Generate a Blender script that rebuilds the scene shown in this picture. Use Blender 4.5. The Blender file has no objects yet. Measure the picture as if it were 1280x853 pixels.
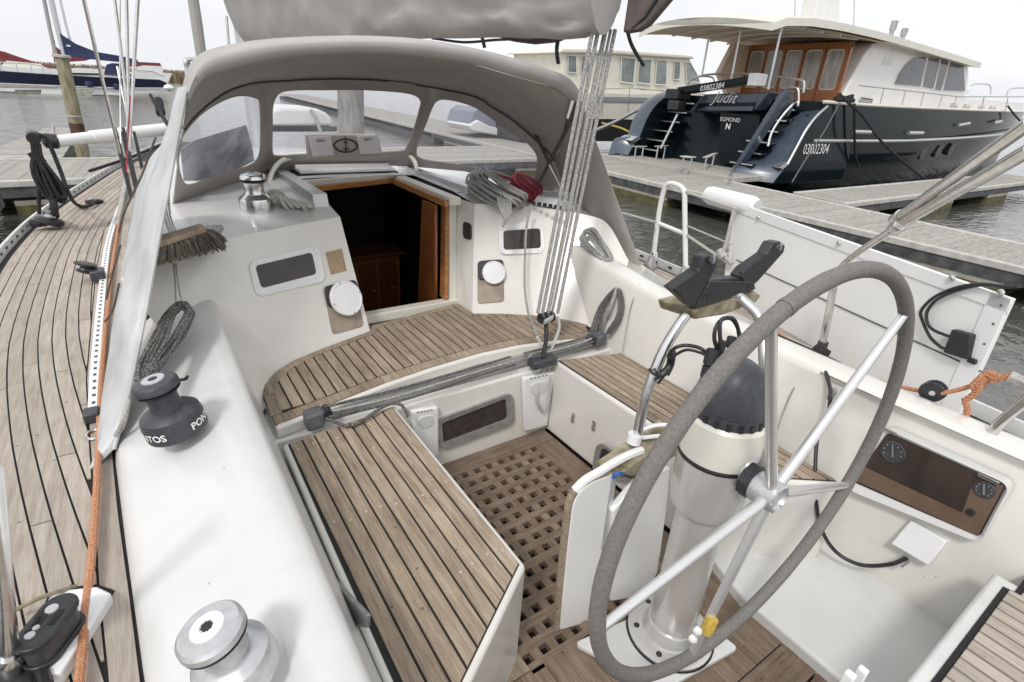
import bpy, bmesh, math, random
from mathutils import Vector, Matrix, noise
from mathutils.geometry import tessellate_polygon
random.seed(7)
S = bpy.context.scene
COL = S.collection
R = math.radians
PI = math.pi

# ------------------------------------------------------------------ camera
F = 665.5
PITCH, ROLL, YAW = R(25.08), R(3.45), R(35.35)
hd = Vector((math.sin(YAW), math.cos(YAW), 0)); rt0 = Vector((math.cos(YAW), -math.sin(YAW), 0)); zu = Vector((0, 0, 1))
fw = hd*math.cos(PITCH) - zu*math.sin(PITCH); cu0 = hd*math.sin(PITCH) + zu*math.cos(PITCH)
rt = rt0*math.cos(ROLL) + cu0*math.sin(ROLL); cu = -rt0*math.sin(ROLL) + cu0*math.cos(ROLL)
EYE = Vector((0, 0, 1.7))
cam = bpy.data.cameras.new('camera'); camo = bpy.data.objects.new('camera', cam); COL.objects.link(camo)
cam.sensor_width = 36; cam.lens = 36*F/1280; cam.clip_start = .05; cam.clip_end = 6000
M = Matrix.Identity(4)
for i in range(3):
    M[i][0] = rt[i]; M[i][1] = cu[i]; M[i][2] = -fw[i]; M[i][3] = EYE[i]
camo.matrix_world = M
S.camera = camo

# ------------------------------------------------------------------ world, sun, exposure
w = bpy.data.worlds.new('World'); S.world = w; w.use_nodes = True
nt = w.node_tree; nt.nodes.clear()
SUN_EL, SUN_AZ = R(50), R(-125)          # azimuth measured from +Y towards +X
sky = nt.nodes.new('ShaderNodeTexSky'); sky.sky_type = 'NISHITA'; sky.sun_disc = False
sky.sun_elevation = SUN_EL; sky.sun_rotation = SUN_AZ; sky.air_density = 1.0; sky.dust_density = 4.0; sky.ozone_density = 1.0
hs = nt.nodes.new('ShaderNodeHueSaturation'); hs.inputs['Saturation'].default_value = .10; hs.inputs['Value'].default_value = 1.0
tc = nt.nodes.new('ShaderNodeTexCoord'); mp = nt.nodes.new('ShaderNodeMapping'); mp.inputs['Scale'].default_value = (1, 1, 3.5)
nz = nt.nodes.new('ShaderNodeTexNoise'); nz.inputs['Scale'].default_value = 2.2; nz.inputs['Detail'].default_value = 5; nz.inputs['Roughness'].default_value = .45
cr = nt.nodes.new('ShaderNodeValToRGB'); cr.color_ramp.elements[0].position = .3; cr.color_ramp.elements[1].position = .75
cr.color_ramp.elements[0].color = (6.6, 6.75, 7.0, 1); cr.color_ramp.elements[1].color = (8.3, 8.3, 8.35, 1)
mx = nt.nodes.new('ShaderNodeMix'); mx.data_type = 'RGBA'; mx.inputs[0].default_value = .86
bg = nt.nodes.new('ShaderNodeBackground'); bg.inputs['Strength'].default_value = .138
wo = nt.nodes.new('ShaderNodeOutputWorld')
L = nt.links.new
L(tc.outputs['Generated'], mp.inputs['Vector']); L(mp.outputs[0], nz.inputs['Vector']); L(nz.outputs['Fac'], cr.inputs['Fac'])
L(sky.outputs[0], hs.inputs['Color']); L(hs.outputs[0], mx.inputs[6]); L(cr.outputs[0], mx.inputs[7])
L(mx.outputs[2], bg.inputs['Color']); L(bg.outputs[0], wo.inputs['Surface'])
sl = bpy.data.lights.new('sun', 'SUN'); sl.energy = 1.5; sl.angle = R(10); sl.color = (1, .97, .93)
so = bpy.data.objects.new('sun', sl); COL.objects.link(so)
sd = Vector((math.sin(SUN_AZ)*math.cos(SUN_EL), math.cos(SUN_AZ)*math.cos(SUN_EL), math.sin(SUN_EL)))
so.rotation_euler = sd.to_track_quat('Z', 'Y').to_euler(); so.location = sd*30 + Vector((0, 0, 5))
S.view_settings.view_transform = 'Standard'; S.view_settings.look = 'None'; S.view_settings.exposure = 0.08; S.view_settings.gamma = 1
S.render.engine = 'CYCLES'; S.cycles.max_bounces = 8; S.cycles.transparent_max_bounces = 16

# ------------------------------------------------------------------ helpers
def U(px, py, x=None, y=None, z=None, pl=None):
    """world point seen along the survey ray of the photograph on a known plane of the place"""
    d = fw + rt*((px-640)/F) + cu*((426.5-py)/F)
    if z is not None: t = (z-EYE.z)/d.z
    elif x is not None: t = (x-EYE.x)/d.x
    elif y is not None: t = (y-EYE.y)/d.y
    else: t = (pl[0]-EYE).dot(pl[1])/d.dot(pl[1])
    return EYE + d*t
def plane3(a, b, c):
    a, b, c = Vector(a), Vector(b), Vector(c); n = (b-a).cross(c-a).normalized()
    if (EYE-a).dot(n) < 0: n = -n
    return (a, n)
ORG = {}
def tag(o, label=None, cat=None, group=None, kind=None):
    if label: o['label'] = label
    if cat: o['category'] = cat
    if group: o['group'] = group
    if kind: o['kind'] = kind
    return o
def thing(name, loc, label, cat, group=None):
    o = bpy.data.objects.new(name, None); COL.objects.link(o); o.location = loc; o.empty_display_size = .1
    ORG[o.name] = Vector(loc); return tag(o, label, cat, group)
class MB:
    def __init__(s): s.v = []; s.f = []
    def add(s, vs, fs):
        b = len(s.v); s.v += [Vector(p) for p in vs]; s.f += [[i+b for i in f] for f in fs]; return s
    def poly(s, pts): return s.add(pts, [list(range(len(pts)))])
    def prism(s, pts, vec):
        n = len(pts); vec = Vector(vec); pts = [Vector(p) for p in pts]
        return s.add(pts+[p+vec for p in pts], [list(range(n))[::-1], list(range(n, 2*n))]+[[i, (i+1) % n, n+(i+1) % n, n+i] for i in range(n)])
    def box(s, lo, hi):
        x0, y0, z0 = lo; x1, y1, z1 = hi
        return s.prism([(x0, y0, z0), (x1, y0, z0), (x1, y1, z0), (x0, y1, z0)], (0, 0, z1-z0))
    def obox(s, c, ax, ay, az):
        c, ax, ay, az = map(Vector, (c, ax, ay, az))
        return s.prism([c-ax-ay-az, c+ax-ay-az, c+ax+ay-az, c-ax+ay-az], az*2)
    def tube(s, path, r, n=8, closed=False, cap=True, flat=1.0):
        P = [Vector(p) for p in path]; m = len(P); rr = r if isinstance(r, (list, tuple)) else [r]*m
        T = []
        for i in range(m):
            a = P[(i-1) % m] if (closed or i > 0) else P[i]; b = P[(i+1) % m] if (closed or i < m-1) else P[i]
            t = (b-a); T.append(t.normalized() if t.length > 1e-9 else Vector((0, 0, 1)))
        u = T[0].orthogonal().normalized(); vs = []
        for i in range(m):
            u = (u - T[i]*u.dot(T[i])); u = u.normalized() if u.length > 1e-6 else T[i].orthogonal().normalized()
            v = T[i].cross(u)
            for k in range(n):
                a = 2*PI*k/n; vs.append(P[i] + u*(rr[i]*math.cos(a)) + v*(rr[i]*math.sin(a)*flat))
        fs = []
        for i in range(m if closed else m-1):
            j = (i+1) % m
            for k in range(n): fs.append([i*n+k, i*n+(k+1) % n, j*n+(k+1) % n, j*n+k])
        if cap and not closed: fs += [list(range(n))[::-1], [(m-1)*n+k for k in range(n)]]
        return s.add(vs, fs)
    def lathe(s, prof, base, axis=(0, 0, 1), n=24, cap=True):
        base = Vector(base); a = Vector(axis).normalized(); u = a.orthogonal().normalized(); v = a.cross(u); vs = []; fs = []
        for r, h in prof:
            for k in range(n):
                t = 2*PI*k/n; vs.append(base + a*h + (u*math.cos(t)+v*math.sin(t))*max(r, 1e-4))
        m = len(prof)
        for i in range(m-1):
            for k in range(n): fs.append([i*n+k, i*n+(k+1) % n, (i+1)*n+(k+1) % n, (i+1)*n+k])
        if cap: fs += [list(range(n))[::-1], [(m-1)*n+k for k in range(n)]]
        return s.add(vs, fs)
    def loft(s, rings, closed=True, cap=False):
        n = len(rings[0]); vs = [p for r in rings for p in r]; fs = []
        for i in range(len(rings)-1):
            for k in range(n if closed else n-1): fs.append([i*n+k, i*n+(k+1) % n, (i+1)*n+(k+1) % n, (i+1)*n+k])
        if cap: fs += [list(range(n))[::-1], [(len(rings)-1)*n+k for k in range(n)]]
        return s.add(vs, fs)
    def holed(s, outer, hole):
        t = tessellate_polygon([[Vector(p) for p in outer], [Vector(p) for p in hole]])
        return s.add(list(outer)+list(hole), [list(f) for f in t])
    def ring(s, qo, qi, vec):
        n = len(qo); vec = Vector(vec); qo = [Vector(p) for p in qo]; qi = [Vector(p) for p in qi]
        A, B, C, D = qo, qi, [p+vec for p in qo], [p+vec*.8 for p in qi]
        vs = A+B+C+D; fs = []
        for i in range(n):
            j = (i+1) % n
            fs += [[2*n+i, 2*n+j, 3*n+j, 3*n+i], [i, j, 2*n+j, 2*n+i], [n+i, 3*n+i, 3*n+j, n+j]]
        return s.add(vs, fs)
    def build(s, name, mat, parent=None, smooth=35, bevel=0, solid=0, seg=2, fix=True):
        o = None
        org = Vector((0, 0, 0))
        if parent is not None:
            p = parent
            while p.parent: p = p.parent
            org = ORG[p.name]
        elif s.v:
            c = sum(s.v, Vector())/len(s.v); org = Vector((c.x, c.y, min(q.z for q in s.v)))
        me = bpy.data.meshes.new(name); me.from_pydata([tuple(p-org) for p in s.v], [], s.f); me.validate()
        if fix:
            bm = bmesh.new(); bm.from_mesh(me); bmesh.ops.recalc_face_normals(bm, faces=bm.faces); bm.to_mesh(me); bm.free()
        if smooth:
            me.polygons.foreach_set('use_smooth', [True]*len(me.polygons)); me.set_sharp_from_angle(angle=R(smooth))
        if mat: me.materials.append(mat)
        o = bpy.data.objects.new(name, me); COL.objects.link(o)
        if parent is not None: o.parent = parent
        else: o.location = org; ORG[o.name] = org
        if solid: m = o.modifiers.new('thickness', 'SOLIDIFY'); m.thickness = solid; m.offset = 0
        if bevel:
            m = o.modifiers.new('bevel', 'BEVEL'); m.width = bevel; m.segments = seg; m.limit_method = 'ANGLE'; m.angle_limit = R(40)
        return o
def spl(pts, n=6, closed=False):
    """Catmull-Rom through points"""
    P = [Vector(p) for p in pts]; out = []; m = len(P)
    for i in range(m if closed else m-1):
        p0 = P[(i-1) % m] if (closed or i > 0) else P[i]*2-P[i+1]
        p1 = P[i]; p2 = P[(i+1) % m]; p3 = P[(i+2) % m] if (closed or i < m-2) else P[i+1]*2-P[i]
        for k in range(n):
            t = k/n; out.append(.5*((2*p1)+(p2-p0)*t+(2*p0-5*p1+4*p2-p3)*t*t+(3*p1-p0-3*p2+p3)*t**3))
    if not closed: out.append(P[-1])
    return out
def rrect(q, r=.15, n=4, asp=None):
    """rounded quad through four corner points (a,b,c,d in order)"""
    a, b, c, d = map(Vector, q); w_ = ((b-a).length+(c-d).length)/2; h_ = ((d-a).length+(c-b).length)/2
    rs, rtt = r*min(w_, h_)/w_, r*min(w_, h_)/h_; out = []
    for cx, cy, a0 in ((1-rs, rtt, -90), (1-rs, 1-rtt, 0), (rs, 1-rtt, 90), (rs, rtt, 180)):
        for k in range(n+1):
            t = R(a0+90*k/n); s_, t_ = cx+rs*math.cos(t), cy+rtt*math.sin(t)
            out.append(a*(1-s_)*(1-t_)+b*s_*(1-t_)+c*s_*t_+d*(1-s_)*t_)
    return out
def clip(poly, n, d):
    """keep part of 2-D polygon where dot(p,n) >= d"""
    out = []
    for i in range(len(poly)):
        a, b = poly[i], poly[(i+1) % len(poly)]; da = a[0]*n[0]+a[1]*n[1]-d; db = b[0]*n[0]+b[1]*n[1]-d
        if da >= 0: out.append(a)
        if da*db < 0: t = da/(da-db); out.append((a[0]+(b[0]-a[0])*t, a[1]+(b[1]-a[1])*t))
    return out
def planks(poly, wid, gap, z0, z1, mat, parent, axis=0, start=None, name='plank', cuts=None, bev=0.0015):
    n = (1, 0) if axis == 0 else (0, 1); lo = min(p[axis] for p in poly); hi = max(p[axis] for p in poly)
    x = lo if start is None else start; k = 0
    while x < hi:
        q = clip(clip(poly, n, x+gap/2), (-n[0], -n[1]), -(x+wid-gap/2))
        pcs = [q]
        if cuts and len(q) > 2:
            m = (n[1], n[0]); c = cuts(k); pcs = [clip(q, m, c+gap/3), clip(q, (-m[0], -m[1]), -(c-gap/3))]
        for q in pcs:
            if len(q) > 2 and abs(sum(q[i][0]*q[(i+1) % len(q)][1]-q[(i+1) % len(q)][0]*q[i][1] for i in range(len(q)))) > 2e-4:
                dz = random.uniform(-.0008, .0008)
                MB().prism([(p[0], p[1], z0) for p in q], (0, 0, z1-z0+dz)).build(name, mat, parent, smooth=0, bevel=bev, seg=1)
        x += wid; k += 1
def text_mesh(body, size, fn, name, mat, parent, shear=0, font=None, sub=0, bold=0):
    c = bpy.data.curves.new('lettering', 'FONT'); c.body = body; c.size = size; c.align_x = 'CENTER'; c.align_y = 'CENTER'; c.shear = shear; c.resolution_u = 3; c.offset = bold
    o = bpy.data.objects.new('lettering', c); COL.objects.link(o)
    dg = bpy.context.evaluated_depsgraph_get(); me = bpy.data.meshes.new_from_object(o.evaluated_get(dg)); bpy.data.objects.remove(o); bpy.data.curves.remove(c)
    bm = bmesh.new(); bm.from_mesh(me)
    if sub: bmesh.ops.triangulate(bm, faces=bm.faces); bmesh.ops.subdivide_edges(bm, edges=bm.edges, cuts=sub)
    vs = [fn(v.co.x, v.co.y) for v in bm.verts]; bm.verts.index_update(); fs = [[v.index for v in f.verts] for f in bm.faces]; bm.free(); bpy.data.meshes.remove(me)
    return MB().add(vs, fs).build(name, mat, parent, smooth=0, fix=False)

# ------------------------------------------------------------------ materials
MATS = {}
def speckle(m, sc=9, lim=.035, val=.55):
    n = m.node_tree.nodes; l = m.node_tree.links.new; b = n['Principled BSDF']; src = b.inputs['Base Color'].links[0].from_socket
    t = n.new('ShaderNodeTexCoord'); vo = n.new('ShaderNodeTexVoronoi'); vo.inputs['Scale'].default_value = sc; vo.inputs['Randomness'].default_value = 1; l(t.outputs['Object'], vo.inputs['Vector'])
    nz = n.new('ShaderNodeTexNoise'); nz.inputs['Scale'].default_value = 2.5; nz.inputs['Detail'].default_value = 8; nz.inputs['Roughness'].default_value = .7; l(t.outputs['Object'], nz.inputs['Vector'])
    a = n.new('ShaderNodeMapRange'); a.inputs['From Min'].default_value = lim*.6; a.inputs['From Max'].default_value = lim; a.inputs['To Min'].default_value = val; a.inputs['To Max'].default_value = 1; l(vo.outputs['Distance'], a.inputs['Value'])
    g = n.new('ShaderNodeMapRange'); g.inputs['From Min'].default_value = .52; g.inputs['From Max'].default_value = .75; g.inputs['To Min'].default_value = 1; g.inputs['To Max'].default_value = .86; l(nz.outputs['Fac'], g.inputs['Value'])
    q = n.new('ShaderNodeMath'); q.operation = 'MULTIPLY'; l(a.outputs[0], q.inputs[0]); l(g.outputs[0], q.inputs[1])
    h = n.new('ShaderNodeHueSaturation'); l(src, h.inputs['Color']); l(q.outputs[0], h.inputs['Value']); l(h.outputs['Color'], b.inputs['Base Color'])
def mat(name, c1, c2=None, rough=.5, metal=0, scale=20, stretch=(1, 1, 1), detail=4, bump=0, bscale=None, var=0, spec=.5, contrast=(.35, .65), coat=0):
    m = bpy.data.materials.new(name); m.use_nodes = True; n = m.node_tree.nodes; l = m.node_tree.links.new; b = n['Principled BSDF']
    b.inputs['Roughness'].default_value = rough; b.inputs['Metallic'].default_value = metal; b.inputs['Specular IOR Level'].default_value = spec
    if coat: b.inputs['Coat Weight'].default_value = coat; b.inputs['Coat Roughness'].default_value = .05
    c2 = c2 or c1
    t = n.new('ShaderNodeTexCoord'); mp = n.new('ShaderNodeMapping'); mp.inputs['Scale'].default_value = stretch
    l(t.outputs['Object'], mp.inputs['Vector']); nz = n.new('ShaderNodeTexNoise'); nz.inputs['Scale'].default_value = scale; nz.inputs['Detail'].default_value = detail
    rp = n.new('ShaderNodeValToRGB'); rp.color_ramp.elements[0].position = contrast[0]; rp.color_ramp.elements[1].position = contrast[1]
    rp.color_ramp.elements[0].color = (*c1, 1); rp.color_ramp.elements[1].color = (*c2, 1)
    l(nz.outputs['Fac'], rp.inputs['Fac']); col = rp.outputs['Color']
    if var:
        oi = n.new('ShaderNodeObjectInfo'); ad = n.new('ShaderNodeVectorMath'); ad.operation = 'SCALE'; 
        cmb = n.new('ShaderNodeCombineXYZ')
        l(oi.outputs['Random'], cmb.inputs[0]); l(oi.outputs['Random'], cmb.inputs[1]); l(oi.outputs['Random'], cmb.inputs[2])
        l(cmb.outputs[0], ad.inputs[0]); ad.inputs['Scale'].default_value = 37.
        a2 = n.new('ShaderNodeVectorMath'); l(t.outputs['Object'], a2.inputs[0]); l(ad.outputs[0], a2.inputs[1]); l(a2.outputs[0], mp.inputs['Vector'])
        mr = n.new('ShaderNodeMapRange'); mr.inputs['To Min'].default_value = 1-var; mr.inputs['To Max'].default_value = 1+var; l(oi.outputs['Random'], mr.inputs['Value'])
        hv = n.new('ShaderNodeHueSaturation'); l(col, hv.inputs['Color']); l(mr.outputs[0], hv.inputs['Value']); col = hv.outputs['Color']
    l(mp.outputs[0], nz.inputs['Vector']); l(col, b.inputs['Base Color'])
    if bump:
        n2 = nz
        if bscale: n2 = n.new('ShaderNodeTexNoise'); n2.inputs['Scale'].default_value = bscale; n2.inputs['Detail'].default_value = 5; l(mp.outputs[0], n2.inputs['Vector'])
        bp = n.new('ShaderNodeBump'); bp.inputs['Strength'].default_value = bump; bp.inputs['Distance'].default_value = .01; l(n2.outputs['Fac'], bp.inputs['Height']); l(bp.outputs[0], b.inputs['Normal'])
    MATS[name] = m; return m
gel = mat('gelcoat', (.735, .715, .665), (.80, .78, .735), rough=.22, scale=5, detail=8, bump=.015, bscale=60, coat=.35)
gel2 = mat('gelcoat_deck', (.635, .635, .625), (.69, .69, .68), rough=.28, scale=4, detail=8, bump=.03, bscale=250, coat=.25)
def teak_mat(name, dark_, mid, light, axis=1, var=.13):
    m = bpy.data.materials.new(name); m.use_nodes = True; n = m.node_tree.nodes; l = m.node_tree.links.new; b = n['Principled BSDF']; b.inputs['Roughness'].default_value = .8; b.inputs['Specular IOR Level'].default_value = .25
    t = n.new('ShaderNodeTexCoord'); oi = n.new('ShaderNodeObjectInfo'); cb = n.new('ShaderNodeCombineXYZ'); mu = n.new('ShaderNodeMath'); mu.operation = 'MULTIPLY'; mu.inputs[1].default_value = 53.
    l(oi.outputs['Random'], mu.inputs[0])
    for i in range(3): l(mu.outputs[0], cb.inputs[i])
    ad = n.new('ShaderNodeVectorMath'); l(t.outputs['Object'], ad.inputs[0]); l(cb.outputs[0], ad.inputs[1])
    def nz_(sc, st, det, ro=.6):
        mp = n.new('ShaderNodeMapping'); mp.inputs['Scale'].default_value = st; l(ad.outputs[0], mp.inputs['Vector'])
        q = n.new('ShaderNodeTexNoise'); q.inputs['Scale'].default_value = sc; q.inputs['Detail'].default_value = det; q.inputs['Roughness'].default_value = ro; l(mp.outputs[0], q.inputs['Vector']); return q.outputs['Fac']
    st = (1, .045, 1) if axis == 1 else (.045, 1, 1)
    grain = nz_(240, st, 3, .7); streak = nz_(60, (1, .06, 1) if axis == 1 else (.06, 1, 1), 4); blotch = nz_(11, (1, .5, 1), 5)
    def mth(op, x, y):
        q = n.new('ShaderNodeMath'); q.operation = op
        for i, v in enumerate((x, y)):
            if isinstance(v, float): q.inputs[i].default_value = v
            else: l(v, q.inputs[i])
        return q.outputs[0]
    f = mth('ADD', mth('ADD', mth('MULTIPLY', grain, .40), mth('MULTIPLY', streak, .35)), mth('MULTIPLY', blotch, .25))
    rp = n.new('ShaderNodeValToRGB'); e = rp.color_ramp.elements; e[0].position = .36; e[0].color = (*dark_, 1); e[1].position = .64; e[1].color = (*light, 1); k = e.new(.5); k.color = (*mid, 1)
    l(f, rp.inputs['Fac'])
    vo = n.new('ShaderNodeTexVoronoi'); vo.inputs['Scale'].default_value = 16; l(ad.outputs[0], vo.inputs['Vector']); sp_ = n.new('ShaderNodeMapRange'); sp_.inputs['From Min'].default_value = .05; sp_.inputs['From Max'].default_value = .10; sp_.inputs['To Min'].default_value = .45; sp_.inputs['To Max'].default_value = 1; l(vo.outputs['Distance'], sp_.inputs['Value'])
    mr = n.new('ShaderNodeMapRange'); mr.inputs['To Min'].default_value = 1-var; mr.inputs['To Max'].default_value = 1+var; l(oi.outputs['Random'], mr.inputs['Value'])
    hv = n.new('ShaderNodeHueSaturation'); l(rp.outputs['Color'], hv.inputs['Color']); l(mth('MULTIPLY', mr.outputs[0], sp_.outputs[0]), hv.inputs['Value']); l(hv.outputs['Color'], b.inputs['Base Color'])
    bp = n.new('ShaderNodeBump'); bp.inputs['Strength'].default_value = .5; bp.inputs['Distance'].default_value = .002; l(f, bp.inputs['Height']); l(bp.outputs[0], b.inputs['Normal']); MATS[name] = m; return m
teak = teak_mat('weathered_teak', (.185, .14, .10), (.335, .265, .197), (.475, .395, .305))
teakg = teak_mat('grey_teak', (.29, .245, .205), (.415, .36, .31), (.52, .46, .40), var=.10)
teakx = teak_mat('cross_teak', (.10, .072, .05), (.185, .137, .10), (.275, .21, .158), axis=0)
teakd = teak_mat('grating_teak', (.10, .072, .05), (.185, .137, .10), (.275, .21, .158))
caulk = mat('black_caulk', (.012, .011, .011), rough=.7)
speckle(gel); speckle(gel2)
steel = mat('stainless', (.62, .61, .59), (.72, .71, .70), rough=.22, metal=1, scale=30)
alu = mat('aluminium', (.58, .59, .60), (.68, .69, .70), rough=.38, metal=.9, scale=40, bump=.02)
alud = mat('dull_aluminium', (.36, .36, .355), (.48, .48, .475), rough=.5, metal=.6, scale=25, bump=.05)
canvas = mat('taupe_canvas', (.375, .35, .33), (.43, .405, .38), rough=.9, scale=4, detail=8, bump=.25, bscale=420, spec=.2)
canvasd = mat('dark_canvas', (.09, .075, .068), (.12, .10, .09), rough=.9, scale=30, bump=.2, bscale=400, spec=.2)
sailc = mat('sail_cover_canvas', (.36, .345, .335), (.43, .415, .40), rough=.8, scale=3, detail=8, bump=.2, bscale=300, spec=.25)
sidec = mat('side_cloth', (.44, .445, .45), (.62, .625, .63), rough=.35, scale=6, detail=6, bump=.1)
blk = mat('black_plastic', (.018, .018, .02), (.03, .03, .033), rough=.38, scale=40)
dgrey = mat('dark_grey_alloy', (.055, .058, .066), (.075, .078, .088), rough=.42, metal=.25, scale=60)
lgrey = mat('satin_silver', (.50, .51, .52), (.58, .59, .60), rough=.33, metal=.55, scale=60)
chrome = mat('chrome', (.66, .66, .665), (.73, .73, .735), rough=.2, metal=1)
whitep = mat('white_plastic', (.78, .785, .79), (.82, .82, .825), rough=.35, scale=6)
white_t = mat('white_lettering', (.85, .85, .86), rough=.5)
blk_t = mat('black_lettering', (.02, .02, .02), rough=.5)
brown = mat('varnished_mahogany', (.20, .062, .02), (.30, .105, .035), rough=.25, scale=6, stretch=(10, 10, 1.2), detail=6)
oak = mat('trim_wood', (.34, .14, .04), (.46, .22, .08), rough=.28, scale=8, stretch=(1.5, 1.5, 8), detail=5)
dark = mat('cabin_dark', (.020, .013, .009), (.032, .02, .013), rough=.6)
smoke = mat('smoked_acrylic', (.045, .036, .034), (.06, .05, .046), rough=.08, scale=8)
leather = mat('grey_leather', (.20, .188, .175), (.265, .25, .232), rough=.85, scale=140, detail=8, bump=.6, bscale=500)
leatherg = mat('mossy_leather', (.10, .085, .052), (.15, .13, .085), rough=.85, scale=25, detail=8, bump=.6, bscale=500)
ropeg = mat('grey_rope', (.24, .235, .225), (.58, .57, .55), rough=.9, scale=210, detail=2, contrast=(.44, .56), bump=.8)
ropew = mat('white_rope', (.45, .44, .41), (.62, .61, .58), rough=.9, scale=220, detail=2, contrast=(.4, .6), bump=.8)
roped = mat('dark_rope', (.05, .047, .045), (.27, .26, .25), rough=.9, scale=230, detail=2, contrast=(.45, .6), bump=.8)
ropek = mat('black_rope', (.016, .015, .017), (.04, .038, .04), rough=.9, scale=230, detail=2, contrast=(.4, .6), bump=.8)
ropeo = mat('orange_rope', (.52, .22, .11), (.66, .34, .20), rough=.9, scale=230, detail=2, contrast=(.4, .6), bump=.8)
roper = mat('red_rope', (.30, .025, .045), (.45, .06, .09), rough=.9, scale=200, detail=2, contrast=(.4, .6), bump=.8)
ropegr = mat('green_flecked_rope', (.42, .47, .40), (.62, .62, .55), rough=.9, scale=160, detail=2, contrast=(.4, .6), bump=.8)
bristle = mat('bristle', (.10, .088, .068), (.23, .21, .175), rough=.9, scale=60, detail=3)
dockw = mat('dock_boards', (.27, .255, .23), (.44, .42, .385), rough=.9, scale=5, stretch=(1.2, 9, 9), detail=8, bump=.3, var=.08)
docke = mat('dock_edge', (.42, .41, .38), (.56, .55, .51), rough=.85, scale=6, detail=8, bump=.2)
dockd = mat('dock_steel', (.045, .045, .05), (.11, .11, .11), rough=.7, scale=6, detail=8, bump=.2)
conc = mat('float_concrete', (.30, .29, .23), (.46, .45, .40), rough=.95, scale=4, detail=9, bump=.3)
algae = mat('algae', (.07, .065, .028), (.16, .145, .06), rough=.95, scale=8, detail=9, bump=.3)
navy = mat('navy_hull', (.006, .012, .014), (.008, .015, .018), rough=.10, spec=.14, scale=2)
navyd = mat('navy_paint', (.007, .012, .016), (.009, .016, .021), rough=.2, spec=.2, scale=2)
wingp = mat('slate_paint', (.055, .075, .105), (.065, .085, .115), rough=.22, coat=.5, scale=2)
cream = mat('cream_paint', (.70, .68, .60), (.75, .73, .65), rough=.3, scale=3)
beige = mat('beige_lining', (.70, .59, .46), (.75, .64, .51), rough=.6, scale=3)
wpaint = mat('white_paint', (.80, .80, .79), (.84, .84, .83), rough=.22, scale=3)
ywood = mat('orange_varnish', (.30, .105, .03), (.40, .155, .05), rough=.2, scale=5, stretch=(6, 6, 1), detail=5)
bglass = mat('tinted_window', (.085, .09, .11), (.11, .115, .14), rough=.05, scale=2)
cglass = mat('curtained_window', (.28, .27, .255), (.50, .49, .47), rough=.08, scale=3, stretch=(5, 5, .5), detail=3)
red = mat('red_canvas', (.15, .028, .034), (.21, .045, .05), rough=.8, scale=4)
bluec = mat('blue_canvas', (.028, .036, .095), (.04, .05, .125), rough=.8, scale=3, detail=6)
pile = mat('mooring_pile', (.20, .17, .10), (.36, .33, .24), rough=.9, scale=5, stretch=(4, 4, .8), detail=8, bump=.4)
pileg = mat('grey_pile', (.24, .23, .21), (.38, .37, .35), rough=.9, scale=4, stretch=(4, 4, .6), detail=8, bump=.4)
reedm = mat('reeds', (.27, .205, .125), (.42, .34, .225), rough=1, scale=1.2, detail=6, var=.1)
brass = mat('gold_cord', (.50, .33, .045), (.66, .47, .10), rough=.6, scale=120, bump=.4)
corky = mat('lichened_wood', (.17, .145, .075), (.40, .355, .26), rough=.9, scale=22, detail=8, bump=.4)
def vinyl_mat():
    m = bpy.data.materials.new('clear_vinyl'); m.use_nodes = True; n = m.node_tree.nodes; l = m.node_tree.links.new; n.clear()
    o = n.new('ShaderNodeOutputMaterial'); tr = n.new('ShaderNodeBsdfTransparent'); tr.inputs[0].default_value = (.93, .93, .96, 1)
    di = n.new('ShaderNodeBsdfDiffuse'); di.inputs[0].default_value = (.80, .80, .84, 1); tl = n.new('ShaderNodeBsdfTranslucent'); tl.inputs[0].default_value = (.85, .85, .88, 1)
    gl = n.new('ShaderNodeBsdfGlossy'); gl.inputs['Roughness'].default_value = .08
    a = n.new('ShaderNodeMixShader'); a.inputs[0].default_value = .55; l(di.outputs[0], a.inputs[1]); l(tl.outputs[0], a.inputs[2])
    t = n.new('ShaderNodeTexCoord'); nz = n.new('ShaderNodeTexNoise'); nz.inputs['Scale'].default_value = 3.5; nz.inputs['Detail'].default_value = 6
    mr = n.new('ShaderNodeMapRange'); mr.inputs['From Min'].default_value = .3; mr.inputs['From Max'].default_value = .7; mr.inputs['To Min'].default_value = .04; mr.inputs['To Max'].default_value = .22
    l(t.outputs['Object'], nz.inputs['Vector']); l(nz.outputs['Fac'], mr.inputs['Value'])
    b = n.new('ShaderNodeMixShader'); l(mr.outputs[0], b.inputs[0]); l(tr.outputs[0], b.inputs[1]); l(a.outputs[0], b.inputs[2])
    bp = n.new('ShaderNodeBump'); bp.inputs['Strength'].default_value = .25; bp.inputs['Distance'].default_value = .03; l(nz.outputs['Fac'], bp.inputs['Height']); l(bp.outputs[0], gl.inputs['Normal'])
    c = n.new('ShaderNodeMixShader'); c.inputs[0].default_value = .05; l(b.outputs[0], c.inputs[1]); l(gl.outputs[0], c.inputs[2]); l(c.outputs[0], o.inputs['Surface']); return m
vinyl = vinyl_mat()
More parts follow.
